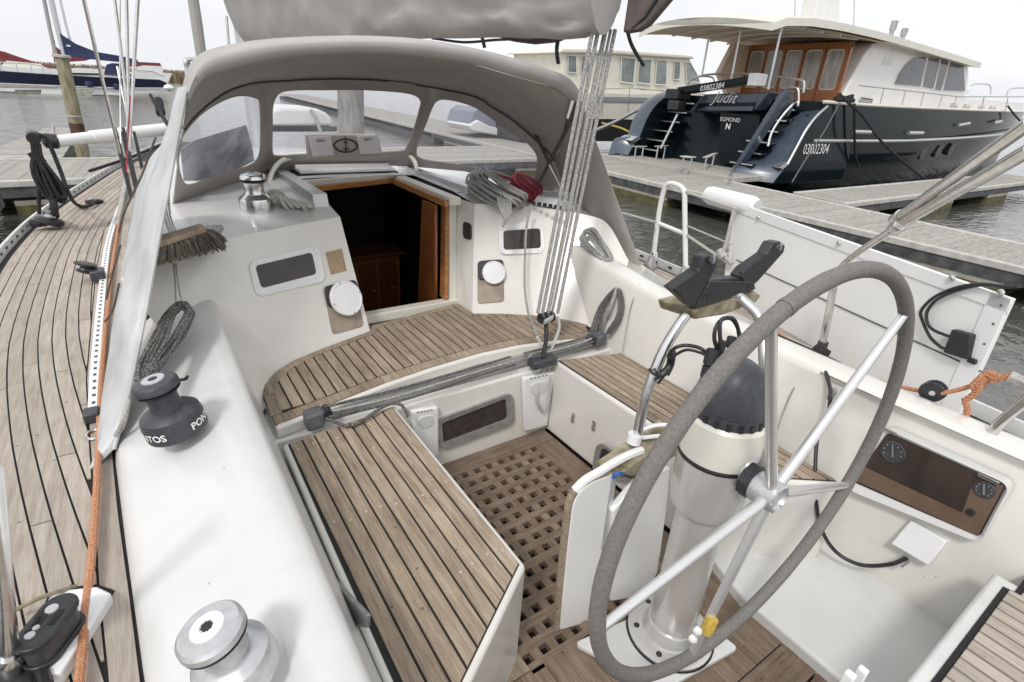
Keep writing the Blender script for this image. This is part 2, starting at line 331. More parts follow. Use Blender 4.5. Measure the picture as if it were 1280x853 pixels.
def water_mat():
    m = bpy.data.materials.new('harbour_water'); m.use_nodes = True; n = m.node_tree.nodes; l = m.node_tree.links.new; b = n['Principled BSDF']
    b.inputs['Base Color'].default_value = (.075, .075, .065, 1); b.inputs['Roughness'].default_value = .08; b.inputs['IOR'].default_value = 1.5
    t = n.new('ShaderNodeTexCoord'); mp = n.new('ShaderNodeMapping'); mp.inputs['Scale'].default_value = (1.0, 1.7, 1); mp.inputs['Rotation'].default_value = (0, 0, R(25)); l(t.outputs['Object'], mp.inputs['Vector'])
    a = n.new('ShaderNodeTexNoise'); a.inputs['Scale'].default_value = 2.3; a.inputs['Detail'].default_value = 4; a.inputs['Distortion'].default_value = .6; l(mp.outputs[0], a.inputs['Vector'])
    a2 = n.new('ShaderNodeTexNoise'); a2.inputs['Scale'].default_value = .5; a2.inputs['Detail'].default_value = 3; l(mp.outputs[0], a2.inputs['Vector'])
    mm = n.new('ShaderNodeMath'); mm.operation = 'MULTIPLY_ADD'; l(a2.outputs['Fac'], mm.inputs[0]); mm.inputs[1].default_value = 1.6; l(a.outputs['Fac'], mm.inputs[2])
    bp = n.new('ShaderNodeBump'); bp.inputs['Strength'].default_value = .45; bp.inputs['Distance'].default_value = .10; l(mm.outputs[0], bp.inputs['Height']); l(bp.outputs[0], b.inputs['Normal']); return m
watm = water_mat()
WZ = -.58
exec_order = None

# ------------------------------------------------------------------ setting: water, far bank
tag(MB().poly([(-3000, -3000, WZ), (3000, -3000, WZ), (3000, 3000, WZ), (-3000, 3000, WZ)]).build('water', watm, smooth=0), kind='structure')
b = MB()
for k in range(40):
    a0, a1 = R(-75+k*5), R(-70+k*5)
    b.prism([(math.sin(a)*r, math.cos(a)*r, WZ-.3) for a, r in ((a0, 900), (a1, 900), (a1, 1000), (a0, 1000))], (0, 0, 1.2+.5*random.random()))
tag(b.build('far_bank', reedm, smooth=0), kind='structure')
def reed_bed(p0, p1, n, h0, h1):
    b = MB(); p0, p1 = Vector(p0), Vector(p1); d = (p1-p0).normalized(); q = Vector((d.y, -d.x, 0))
    for k in range(n):
        c = p0.lerp(p1, random.random()) + q*random.uniform(-2.5, 2.5); h = random.uniform(h0, h1); s = random.uniform(.12, .3)
        le = Vector((random.uniform(-.3, .3), random.uniform(-.3, .3), h)); a = random.uniform(0, PI); u = Vector((math.cos(a), math.sin(a), 0))*s
        b.add([c-u, c+u, c+u*.7+le*.7, c+le, c-u*.7+le*.7], [[0, 1, 2, 3, 4]])
    return b
pA, pB = U(-150, 99, z=WZ), U(236, 101, z=WZ)
pA = EYE + (pA-EYE).normalized()*170; pB = EYE+(pB-EYE).normalized()*150
pA.z = pB.z = WZ
tag(reed_bed(pA, pB, 6500, 1.4, 2.7).build('reeds', reedm, smooth=0), kind='stuff')

# ------------------------------------------------------------------ the sailboat in the foreground
XC = 1.2
boat = thing('sailboat', (XC, 3, WZ), 'white sailing yacht with teak side deck and open cockpit that fills the foreground', 'sailboat')
# seam base curve of the port side deck (y -> x) and deck edge
CT = [(-2.2, .36), (-1, .14), (0, -.02), (.5, -.10), (1, -.205), (1.45, -.298), (1.63, -.335), (2.08, -.417), (2.5, -.475), (3, -.528), (3.6, -.54), (4.6, -.53), (5.5, -.46), (6.5, -.30), (8.4, .06), (10.3, .50), (12.2, 1.05)]
def lerp_t(T, y):
    if y <= T[0][0]: return T[0][1]
    for (a, u), (b_, v) in zip(T, T[1:]):
        if y <= b_: return u+(v-u)*(y-a)/(b_-a)
    return T[-1][1]
def cs(y):  # smoothed curve
    return sum(lerp_t(CT, y+d)*wt for d, wt in ((-.3, .25), (0, .5), (.3, .25)))
def edge(y): return cs(y)-.31
JT = [(-2.2, -.05), (0, -.13), (.972, -.193), (1.24, -.207), (1.57, -.227), (1.92, -.241), (2.4, -.235), (2.8, -.17), (3.2, -.10), (4, -.03), (5.2, .03), (7, .18), (8.4, .55), (9.5, 1.2)]
def joint(y): return lerp_t(JT, y)
ZD = .55
ys = [-2.2+.3*k for k in range(48)]
ys = [y for y in ys if y < 12.2]
hull = MB()
def hullring(y):
    xe = edge(y); hb = max(XC-xe, .03); x = lambda f: [XC-hb*f, XC+hb*f]
    return [(XC-hb, y, ZD+.02), (XC-hb*1.0, y, .3), (XC-hb*.95, y, -.1), (XC-hb*.86, y, -.5), (XC-hb*.6, y, -.9), (XC+hb*.6, y, -.9), (XC+hb*.86, y, -.5), (XC+hb*.95, y, -.1), (XC+hb, y, .3), (XC+hb, y, ZD+.02)]
hull.loft([hullring(y) for y in ys], closed=False, cap=False).add([hullring(-2.2)[i] for i in range(10)], [list(range(10))])
hull.build('hull', wpaint, boat)
# deck shell under the planks (port, starboard, foredeck)
dk = MB()
for sgn in (1, -1):
    f = lambda x: x if sgn == 1 else 2*XC-x
    yy = [y for y in ys if y < 9.5]
    dk.loft([[(f(edge(y)), y, ZD-.008), (f(joint(y)+.04), y, ZD-.008)] for y in yy], closed=False)
dk.loft([[(edge(y), y, ZD-.008), (2*XC-edge(y), y, ZD-.008)] for y in ys if y >= 9.2], closed=False)
dk.build('deck_shell', caulk, boat, smooth=0)
sd_port = MB()
sd_port.loft([[(edge(y)+.02, y, ZD-.006), (joint(y)+.0, y, ZD-.006)] for y in ys if y < 9.5], closed=False)
deck = sd_port.build('side_deck', caulk, boat, smooth=0)
deck_s = MB().loft([[(2*XC-edge(y)-.02, y, ZD-.006), (2*XC-joint(y), y, ZD-.006)] for y in ys if y < 9.5], closed=False).build('side_deck', caulk, boat, smooth=0)
COV = [(-2.2, -.12), (1.01, -.254), (1.293, -.274), (1.66, -.29), (2.01, -.308), (2.5, -.33), (4, -.325), (5.2, -.29), (7, 0), (8.4, .45)]
def cov(y): return lerp_t(COV, y)
def strip(lf, rf, y0, y1, parent, matl, mirror=False, step=.07):
    n = max(2, int((y1-y0)/step)+1); A = []; B = []
    for k in range(n+1):
        y = y0+(y1-y0)*k/n; l_, r_ = lf(y)+.0027, rf(y)-.0027
        if r_-l_ > .0006: A.append((l_, y)); B.append((r_, y))
    if len(A) < 2: return
    if mirror: A = [(2*XC-x, y) for x, y in A]; B = [(2*XC-x, y) for x, y in B]
    dz = random.uniform(-.0008, .0006); z1 = ZD+dz; z0 = ZD-.012
    m = len(A); vs = [(x, y, z1) for x, y in A]+[(x, y, z1) for x, y in B]+[(x, y, z0) for x, y in A]+[(x, y, z0) for x, y in B]
    fs = [[k, k+1, m+k+1, m+k] for k in range(m-1)]+[[k, 2*m+k, 2*m+k+1, k+1] for k in range(m-1)]+[[m+k, m+k+1, 3*m+k+1, 3*m+k] for k in range(m-1)]+[[0, m, 3*m, 2*m], [m-1, 3*m-1, 4*m-1, 2*m-1]]
    MB().add(vs, fs).build('plank', matl, parent, smooth=0)
for mir, par in ((False, deck), (True, deck_s)):
    strip(lambda y: edge(y)+.055, lambda y: cs(y)-.20, -2, 9, par, teakg, mir)
    for k in range(-4, 9):
        lf = lambda y, k=k: cs(y)+.05*k; rf = lambda y, k=k: min(cs(y)+.05*(k+1), cov(y))
        y0 = -2.1; cutp = {-4: 1.9, -3: 2.55, -2: 1.62, -1: 2.75, 0: 1.95, 1: 2.62, 2: 2.28, 3: 3.2, 4: 2.9}.get(k, 2.4)
        cs_ = [cutp-2.1, cutp, cutp+2.1+.2*(k % 3), cutp+4.6, 9.2]
        for c in cs_:
            c = min(c, 9.2)
            if c-y0 > .2: strip(lf, rf, y0+.003, c-.003, par, teakg, mir)
            y0 = c
    strip(cov, lambda y: joint(y)-.004, -2, 2.9, par, teakg, mir); strip(cov, lambda y: joint(y)-.004, 2.906, 8.2, par, teakg, mir)
# toe rail with its slots
for sgn in (1, -1):
    f = lambda x: x if sgn == 1 else 2*XC-x
    yy = [y for y in ys]
    tr = MB().loft([[(f(edge(y)-.006), y, ZD-.02), (f(edge(y)+.018), y, ZD-.02), (f(edge(y)+.014), y, ZD+.055), (f(edge(y)-.004), y, ZD+.055)] for y in yy])
    o = tr.build('toe_rail', mat('pale_rail', (.55, .56, .555), (.66, .67, .665), rough=.5, scale=7) if sgn == 1 else MATS['pale_rail'], boat)
    fl = MB()
    for k in range(60):
        y = 1.2+k*.16
        fl.obox((f(edge(y)+.020), y, ZD+.028), (.0035, 0, 0), (0, .018, 0), (0, 0, .006))
    fl.build('toe_rail_slots', blk, boat, smooth=0)['kind'] = 'stuff'
# coamings ---------------------------------------------------
def coaming(mir):
    rings = []
    for y in [-1.2, -.4, .2, .6, .85, 1.0, 1.4, 1.8, 2.1, 2.35, 2.6, 2.9]:
        t = max(0, min(1, (y-1.75)/.75)); t = t*t*(3-2*t); zt = .715+.10*t
        j = joint(y); b_ = .185 if y > .3 else .185
        P = [(j, ZD-.02), (j+.003, ZD+.012), (j+.02, ZD+.036), (j+.06, ZD+.062), (j+.13, ZD+.062+.35*(zt-.612)), (j+.22, ZD+.062+.72*(zt-.612)), (.06, zt-.006), (.12, zt), (.155, zt-.002), (.172, zt-.012), (.181, zt-.032), (.190, zt-.08), (.215, .56), (.248, .42), (.262, .30), (.262, -.1)]
        if mir:
            zt = .745+.03*max(0, min(1, (y-.5)/1.4))+.085*max(0, min(1, (y-1.9)/.5)); k = 2*XC-j; dx = .045*max(0, min(1, (.85-y)/.25)); 
            P = [(k, ZD-.02), (k-.01, ZD+.02), (k-.05, zt-.10), (2.325, zt-.05), (2.30, zt-.012), (2.28, zt), (2.25, zt+.004), (2.18, zt+.004), (2.155, zt), (2.143, zt-.010), (2.135+dx, zt-.028), (2.105+dx, .60), (2.06+dx, .42), (2.05+dx, .25), (2.05+dx, -.1)]
        rings.append([(x, y, z) for x, z in P])
    return MB().loft(rings, closed=False)
coaming(False).build('coaming', gel2, boat, smooth=60)
coaming(True).build('coaming', gel, boat, smooth=60)
# cockpit furniture ------------------------------------------
PS = [(.283, 1.90), (.722, 1.887), (.716, .908), (.40, .692), (.27, .60)]
def grow(poly, d):
    n = len(poly); out = []
    for i in range(n):
        a, p, c = Vector(poly[i-1]), Vector(poly[i]), Vector(poly[(i+1) % n]); e1 = (p-a).normalized(); e2 = (c-p).normalized()
        n1 = Vector((e1.y, -e1.x)); n2 = Vector((e2.y, -e2.x)); area = sum(poly[k][0]*poly[(k+1) % n][1]-poly[(k+1) % n][0]*poly[k][1] for k in range(n))
        if area < 0: n1, n2 = -n1, -n2
        q = (n1+n2); q = q/(max(q.dot(n1), .3)); out.append((p.x+q.x*d, p.y+q.y*d))
    return out
def lid(poly, z, start, wid, parent_name, matl=teak, gap=.0085):
    body = MB().prism([(x, y, -.01) for x, y in grow(poly, .021)], (0, 0, z-.004+.01))
    o = body.build(parent_name, gel, boat, bevel=.014, seg=3)
    cb = MB().prism([(x, y, z-.008) for x, y in grow(poly, .003)], (0, 0, .0065)).build('caulking_bed', caulk, o, smooth=0)
    planks(poly, wid, gap, z-.004, z+.004, matl, o, 0, start)
    return o
ZS = .43
PSL = [(.283, 1.835), (.722, 1.887), (.716, .908), (.40, .692), (.27, .60)]
bench_p = lid(PSL, ZS, .283, .0489, 'port_bench', gap=.0068)
SSL = [(1.655, 1.90), (2.015, 1.80), (1.975, .61), (1.66, .83)]
wpl = MB()
for y_ in (1.79, 1.33, .98):
    for k in range(9):
        x_ = .283+.0489*(k+.5)+random.uniform(-.006, .006); yy_ = y_+random.uniform(-.02, .02)
        if y_ > 1 or x_ > .55: wpl.lathe([(.0048, 0), (.0045, .0006)], (x_, yy_, ZS+.0046), n=10)
wpl.build('wood_plugs', mat('pale_plug', (.50, .44, .37), rough=.8), bench_p)['kind'] = 'stuff'
bench_s = lid(SSL, ZS, 1.655, .0425, 'starboard_bench', gap=.0075)
# hinge gap beside the port bench and its grey hinge
q = [U(a, b_, x=.252) for a, b_ in ((416, 728), (421, 723), (464, 768), (463, 783), (450, 780), (424, 752))]
MB().prism(q, (-.012, 0, 0)).build('lid_hinge', alud, bench_p, bevel=.003)
# bridge deck with the traveller ledge
BD = MB().prism([(.15, 1.925, -.02), (2.25, 1.925, -.02), (2.25, 2.9, -.02), (.15, 2.9, -.02)], (0, 0, .415)).build('bridge_deck', gel, boat, bevel=.012, seg=3)
AFT = [(.262, 1.952), (.42, 1.985), (.60, 2.025), (.757, 2.062), (1.0, 2.10), (1.309, 2.128), (1.55, 2.115), (1.742, 2.075), (1.93, 2.02), (2.075, 1.985)]
FWD = [(2.09, 2.14), (1.99, 2.28), (1.92, 2.374), (1.72, 2.51), (1.552, 2.60), (1.54, 2.80), (.93, 2.70), (.90, 2.635), (.607, 2.535), (.46, 2.47), (.36, 2.39), (.29, 2.29), (.262, 2.18)]
MB().prism([(x, y-.02, .395) for x, y in AFT]+[(x, y, .395) for x, y in FWD], (0, 0, .058)).build('teak_step', gel, BD, bevel=.012, seg=3)
MB().prism([(x, y, .451) for x, y in AFT+FWD], (0, 0, .0035)).build('caulking_bed', caulk, BD, smooth=0)
def inset_aft(d): return [(x, y+d) for x, y in AFT]
margin = AFT+inset_aft(.062)[::-1]
for i in range(0, len(AFT)-1, 3):
    seg = AFT[i:i+4]; q = seg+[(x, y+.058) for x, y in seg][::-1]
    q = [(x+(.002 if k in (0, len(q)-1) else 0), y) for k, (x, y) in enumerate(q)]
    MB().prism([(x, y, .452) for x, y in q], (0, 0, .0085)).build('plank', teak, BD, smooth=0, bevel=.0015, seg=1)
INN = [(x, y+.066) for x, y in AFT]
IN2 = [(.30, 2.045)]+INN[1:-1]+[(2.01, 2.07), (2.03, 2.12), (1.90, 2.32), (1.70, 2.465), (1.512, 2.56), (1.50, 2.745), (.955, 2.655), (.92, 2.59), (.62, 2.49), (.49, 2.435), (.40, 2.36), (.335, 2.28), (.31, 2.18)]
planks(IN2, .0497, .008, .452, .4605, teak, BD, 0, .30)
fb = [((.262, 2.02), (.305, 2.02), (.315, 2.19), (.268, 2.19)), ((.268, 2.196), (.316, 2.196), (.34, 2.285), (.403, 2.364), (.364, 2.388), (.293, 2.29)), ((.367, 2.391), (.407, 2.369), (.495, 2.44), (.62, 2.497), (.607, 2.53), (.46, 2.466)), ((.612, 2.532), (.625, 2.499), (.915, 2.596), (.898, 2.63)),
      ((.905, 2.64), (.922, 2.6), (.958, 2.662), (1.496, 2.75), (1.496, 2.79), (.935, 2.697)), ((1.503, 2.79), (1.503, 2.565), (1.546, 2.59), (1.537, 2.79)), ((1.517, 2.561), (1.705, 2.47), (1.718, 2.507), (1.552, 2.594)), ((1.71, 2.468), (1.905, 2.324), (1.918, 2.368), (1.723, 2.504)), ((1.909, 2.321), (2.034, 2.125), (2.084, 2.138), (1.986, 2.276), (1.922, 2.366))]
for q in fb: MB().prism([(x, y, .452) for x, y in q], (0, 0, .0085)).build('plank', teak, BD, smooth=0, bevel=.0015, seg=1)
# riser details: window and two rope pockets
yr = 1.924
def quadY(px, y): return [U(a, b_, y=y) for a, b_ in px]
qo = rrect(quadY([(549, 563), (642, 529), (640, 489), (544, 524)], yr), .22); qi = rrect(quadY([(553, 553), (633, 523), (631, 497), (551, 528)], yr), .12)
rw = MB().ring(qo, qi, (0, -.014, 0)).build('riser_window', alud, BD)
MB().poly([p+Vector((0, -.003, 0)) for p in qi]).build('pane', smoke, rw, smooth=0)
def pocket(px, nm):
    a, b_, c, d = quadY(px, yr)
    m = MB(); dd = Vector((0, -.035, 0))
    m.prism([a, b_, c, d], (0, -.03, 0))
    o = m.build(nm, whitep, BD, bevel=.012, seg=3)
    n = d.lerp(c, .18)*1; mth = rrect([d.lerp(a, .12).lerp(c.lerp(b_, .12), .18), d.lerp(a, .12).lerp(c.lerp(b_, .12), .82), d.lerp(a, .34).lerp(c.lerp(b_, .34), .74), d.lerp(a, .34).lerp(c.lerp(b_, .34), .26)], .4)
    MB().prism([p+Vector((0, -.029, 0)) for p in mth], (0, -.005, 0)).build('pocket_mouth', gel2, o, bevel=.002)
    s_ = MB()
    for k in range(5):
        t0, t1 = .2+.12*k, .2+.12*k+.08
        s_.tube(spl([d.lerp(c, t0)+Vector((0, -.0325, -.010)), d.lerp(c, (t0+t1)/2)+Vector((0, -.0325, -.006)), d.lerp(c, t1)+Vector((0, -.0325, -.011))], 3), .0016, 4)
    s_.build('script_mark', blk_t, o)
pocket([(521, 577), (546, 566), (545, 505), (510, 511)], 'rope_pocket')
pocket([(653, 537), (681, 530), (690, 462), (650, 470)], 'rope_pocket')
# starboard bench front: latches and opening
xf = 1.633
for (px, py) in ((717, 522), (743, 532)):
    c = U(px, py, x=xf); m = MB()
    m.obox(c+Vector((-.004, 0, .014)), (.004, 0, 0), (0, .010, 0), (0, 0, .012)); m.obox(c+Vector((-.004, 0, -.018)), (.004, 0, 0), (0, .010, 0), (0, 0, .010)); m.tube([c+Vector((-.010, .004, .012)), c+Vector((-.014, 0, -.004)), c+Vector((-.010, -.004, -.016))], .004, 6)
    m.build('latch', steel, bench_s, bevel=.001)
qx = [(741, 590), (800, 605), (790, 575), (748, 551)]
qo = rrect([U(a, b_, x=xf-.021) for a, b_ in qx], .3); cc = sum(qo, Vector())/len(qo); qi = [cc+(p-cc)*.76 for p in qo]
lw = MB().ring(qo, qi, (-.012, 0, 0)).build('locker_opening', alud, bench_s)
MB().poly([p+Vector((-.002, 0, 0)) for p in qi]).build('pane', smoke, lw, smooth=0)
# sole: grating, boards -----------------------------------------
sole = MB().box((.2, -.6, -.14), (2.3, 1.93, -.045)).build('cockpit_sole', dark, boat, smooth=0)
x0, y0, p_, hole = 1.0418, 1.795, .0693, .0335
py_ = p_*1.02; zg = 0.0
def bar(lo, hi, matl, nm='slat'): return MB().box(lo, hi).build(nm, matl, sole, smooth=0, bevel=.0015, seg=1)
rows = 14; yb = y0-(rows-.5)*py_
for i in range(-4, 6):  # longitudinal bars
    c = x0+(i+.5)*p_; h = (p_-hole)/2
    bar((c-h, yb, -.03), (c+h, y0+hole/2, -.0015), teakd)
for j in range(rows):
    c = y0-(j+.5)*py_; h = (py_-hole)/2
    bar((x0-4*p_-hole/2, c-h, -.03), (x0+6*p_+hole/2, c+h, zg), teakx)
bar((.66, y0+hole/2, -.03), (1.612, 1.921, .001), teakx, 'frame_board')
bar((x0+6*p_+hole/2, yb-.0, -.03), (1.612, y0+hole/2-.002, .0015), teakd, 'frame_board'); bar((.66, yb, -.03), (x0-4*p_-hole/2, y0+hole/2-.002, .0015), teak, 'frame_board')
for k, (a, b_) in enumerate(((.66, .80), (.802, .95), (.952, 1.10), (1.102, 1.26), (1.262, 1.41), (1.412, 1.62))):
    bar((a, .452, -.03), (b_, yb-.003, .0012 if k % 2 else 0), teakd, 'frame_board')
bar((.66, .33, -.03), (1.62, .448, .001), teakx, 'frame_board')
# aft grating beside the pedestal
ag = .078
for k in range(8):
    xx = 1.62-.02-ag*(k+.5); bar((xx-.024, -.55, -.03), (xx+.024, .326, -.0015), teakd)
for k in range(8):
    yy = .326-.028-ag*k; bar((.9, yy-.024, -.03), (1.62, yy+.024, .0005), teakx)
# helm step, aft wall of bench, aft seat
MB().prism([(1.56, .62, -.1), (1.66, .95, -.1), (2.4, .95, -.1), (2.4, -.5, -.1), (1.56, -.5, -.1)], (0, 0, .15)).build('helm_step', gel2, boat, bevel=.012, seg=3)
MB().prism([(1.40, -.6, -.1), (1.33, .112, -.1), (2.02, .118, -.1), (2.02, .02, -.1), (2.4, .02, -.1), (2.4, -.6, -.1)], (0, 0, ZS+.07)).build('helm_seat_base', gel2, boat, bevel=.012, seg=3)
hsq = [(1.395, -.6), (1.37, .062), (1.955, .066), (1.96, .04), (2.08, .04), (2.15, -.6)]
hs_ = MB().prism([(x, y, ZS-.032) for x, y in grow(hsq, .016)], (0, 0, .005)).build('helm_seat', caulk, boat, smooth=0)
planks(hsq, .047, .009, ZS-.028, ZS-.018, teakg, hs_, 0, 1.37)
for px in ((1062, 846), (1078, 840)):
    c = U(*px, y=.16); MB().obox(c+Vector((0, 0, -.05)), (.008, 0, .001), (0, .010, 0), (0, 0, .06)).build('white_post', whitep, boat, bevel=.003)
# ------------------------------------------------------------------ coachroof
PBp = plane3((.607, 2.547, .46), (.904, 2.643, .46), (.55, 2.80, 1.03))
def ruled(Bp, Tp, n=10, ext=.08):
    Bs, Ts = spl(Bp, 5), spl(Tp, 5); rg = []
    for k in range(n+1):
        t = k/n*(1+ext)-ext; rg.append([b_.lerp(t_, t) for b_, t_ in zip(Bs, Ts)])
    return rg
PB_B = [(.13, 1.98, .46), (.262, 2.23, .46), (.38, 2.43, .46), (.607, 2.537, .46), (.75, 2.590, .46), (.904, 2.638, .46)]
PB_T = [(-.13, 2.49, .95), (.0, 2.59, .985), (.244, 2.70, 1.012), (.53, 2.79, 1.028), (.70, 2.845, 1.033), (.869, 2.898, 1.036)]
SB_B = [(1.542, 2.612, .46), (1.72, 2.515, .46), (1.85, 2.43, .46), (1.98, 2.29, .46), (2.06, 2.15, .46), (2.09, 2.0, .46)]
SB_T = [(1.70, 2.885, 1.058), (1.93, 2.765, 1.058), (2.12, 2.64, 1.045), (2.27, 2.50, 1.03), (2.36, 2.38, .99), (2.40, 2.2, .80)]
bulk = MB().loft(ruled(PB_B, PB_T), closed=False).build('bulkhead', gel, boat, smooth=50)
bulks = MB().loft(ruled(SB_B, SB_T), closed=False).build('bulkhead', gel, boat, smooth=50)
CF_Y0, CF_Y1 = 2.84, 3.06   # companionway frame plane (bottom, top)
bk = MB(); bk.add([(.904, 2.638, .42), (.88, CF_Y0+.02, .42), (.845, CF_Y1+.1, 1.05), (.869, 2.898, 1.036)], [[0, 1, 2, 3]])
bk.build('companionway_side', gel, boat, smooth=0)
bk = MB(); bk.add([(1.542, 2.612, .42), (1.542, CF_Y0+.02, .42), (1.66, CF_Y1+.1, 1.07), (1.70, 2.885, 1.058)], [[0, 1, 2, 3]])
bk.build('companionway_side', gel, boat, smooth=0)
# roof: port, starboard, forward, with the open hatch between
def roofz(x, y): return 1.03+.055*(1-((x-1.25)/1.25)**2)+.028*max(0, min(1, (y-2.6)/1.5))+(0 if y < 4.6 else -.05*(y-4.6)**1.3)
Ts = spl(PB_T, 5); TsS = spl(SB_T[:5], 5)
rf = MB()
rows_ = []
NR = 10
for k in range(NR+1):
    t = k/NR; rows_.append([Vector((p.x+(joint(4.0)+.10-p.x)*max(0, (1-i/8))*min(1, t*2) if i < 8 else p.x-.02*t*(i/25), p.y+(3.80-p.y)*t, 0)) for i, p in enumerate(Ts)])
rows_ = [[Vector((q.x, q.y, Ts[i].z if k == 0 else Ts[i].z+(roofz(q.x, q.y)-Ts[i].z)*min(1, k/3))) for i, q in enumerate(r)] for k, r in enumerate(rows_)]
rf.loft(rows_, closed=False)
rows_ = []
for k in range(NR+1):
    t = k/NR; rows_.append([Vector((p.x+(.15*t*(i/20)), p.y+(3.80-p.y)*t, 0)) for i, p in enumerate(TsS)])
rows_ = [[Vector((q.x, q.y, TsS[i].z if k == 0 else TsS[i].z+(roofz(q.x, q.y)-TsS[i].z)*min(1, k/3))) for i, q in enumerate(r)] for k, r in enumerate(rows_)]
rf.loft(rows_, closed=False)
fr = []
for k in range(13):
    y = 3.78+k*.25; hw = min(1.32, XC-joint(y)-.10); fr.append([(XC+hw*s, y, roofz(XC+hw*s, y)) for s in [-1+.1*i for i in range(21)]]+[])
rf.loft(fr, closed=False)
for sgn in (1, -1):
    sd_ = []
    for k in range(20):
        y = 3.0+k*.21; hw = min(1.32, XC-joint(y)-.10) if y > 3.75 else None
        xt = XC-sgn*hw if hw else (joint(4.0)+.10 if sgn == 1 else 2*XC-joint(4)-.1)+(0 if y > 2.9 else sgn*(-.06)*(2.9-y))
        xb = joint(y) if sgn == 1 else 2*XC-joint(y)
        zt = roofz(xt, y) if y > 2.9 else min(roofz(xt, y), .95)
        sd_.append([(xb, y, ZD-.01), (xb+(xt-xb)*.5, y, (ZD+zt)/2+.02), (xt, y, zt+.001)])
    rf.loft(sd_, closed=False)
y = 6.78
rf.add([fr[-1][0], fr[-1][10], fr[-1][20], (XC+.7, 7.5, ZD-.02), (XC-.7, 7.5, ZD-.02)], [[0, 1, 2, 3, 4]])
rf.build('coachroof', gel2, boat, smooth=50)
# interior seen through the companionway
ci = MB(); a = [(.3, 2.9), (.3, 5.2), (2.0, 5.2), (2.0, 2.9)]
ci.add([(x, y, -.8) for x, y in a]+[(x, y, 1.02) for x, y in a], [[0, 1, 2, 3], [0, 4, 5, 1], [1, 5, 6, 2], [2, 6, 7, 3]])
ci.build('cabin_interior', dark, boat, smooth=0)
for (lo, hi, mt_) in (((.55, 4.9, -.2), (1.25, 5.1, .75), 'cabin_locker'), ((1.3, 4.7, -.8), (1.95, 5.0, .25), 'cabin_locker'), ((1.05, 3.5, -.8), (1.45, 4.0, -.05), 'cabin_step'), ((1.12, 3.2, -.8), (1.42, 3.5, -.35), 'cabin_step')):
    MB().box(lo, hi).build(mt_, brown if mt_ == 'cabin_step' else oak, boat, bevel=.01)
for k in range(3):
    x_ = 1.33+.2*k; MB().box((x_, 4.685, -.55), (x_+.18, 4.70, .18)).build('locker_door', brown, boat, bevel=.006); MB().lathe([(.012, 0), (.012, .02), (.002, .024)], (x_+.15, 4.685, -.1), (0, -1, 0), 10).build('door_knob', steel, boat)
    MB().box((.6+.22*k, 4.885, .05), (.79+.22*k, 4.90, .6)).build('locker_door', brown, boat, bevel=.006)
MB().box((1.28, 4.6, .25), (1.97, 5.0, .28)).build('locker_top', brown, boat, bevel=.006)
MB().box((.5, 4.8, -.25), (1.26, 4.9, -.2)).build('locker_top', brown, boat, bevel=.006)
for z_ in (-.15, .1): MB().box((1.08, 3.30, z_-.02), (1.44, 3.42, z_+.01)).build('cabin_step', oak, boat, bevel=.005)
# companionway frame: sill, jambs, wood trim, forward beam
cf = MB()
cf.prism([(.84, CF_Y0-.03, .42), (1.56, CF_Y0-.03, .42), (1.56, CF_Y0-.03, .475), (.84, CF_Y0-.03, .475)], (0, .07, 0))
cf.build('companionway_sill', cream, boat, bevel=.006)
def yb_(z): return CF_Y0+(CF_Y1-CF_Y0)*(z-.46)/.6
jr = MB()
def jamb(xb, xt, wid, d0, d1, z0=.44, z1=1.075):
    return [(xb, yb_(z0)+d0, z0), (xb+wid, yb_(z0)+d0, z0), (xt+wid, yb_(z1)+d0, z1), (xt, yb_(z1)+d0, z1)], (0, d1-d0, 0)
q, v = jamb(1.496, 1.612, .05, -.02, .05); jr.prism(q, v); jr.build('companionway_jamb', cream, boat, bevel=.004)
q, v = jamb(1.470, 1.588, .026, -.01, .06, .48, 1.06); MB().prism(q, v).build('wood_trim', oak, boat, bevel=.003)
q, v = jamb(.83, .80, .05, 0, .05); MB().prism(q, v).build('companionway_jamb', cream, boat, bevel=.004)
MB().prism([(1.478, 2.95, .2), (1.478, 2.95, .72), (1.53, 3.05, 1.03), (1.53, 3.24, 1.03), (1.478, 3.24, .2)], (-.02, 0, 0)).build('mahogany_panel', brown, boat, bevel=.003)
# roof-level edges of the hatch opening
zr = 1.082
a, b_ = U(396, 233, z=zr), U(490, 223, z=zr); c = U(556, 251, z=zr)
MB().prism([a, b_, b_+Vector((0, 0, -.035)), a+Vector((0, 0, -.035))], (0, .03, 0)).build('wood_trim', oak, boat, bevel=.003)
MB().prism([b_, c, c+Vector((0, 0, -.04)), b_+Vector((0, 0, -.04))], (.025, 0, 0)).build('wood_trim', oak, boat, bevel=.003)
MB().prism([a+Vector((-.1, .032, -.03)), b_+Vector((.06, .032, -.03)), b_+Vector((.06, .032, .028)), a+Vector((-.1, .032, .028))], (0, .05, 0)).build('companionway_header', cream, boat, bevel=.004)
MB().prism([b_+Vector((.026, .03, -.03)), c+Vector((.026, -.02, -.03)), c+Vector((.026, -.02, .016)), b_+Vector((.026, .03, .016))], (.075, 0, 0)).build('companionway_header', cream, boat, bevel=.004)
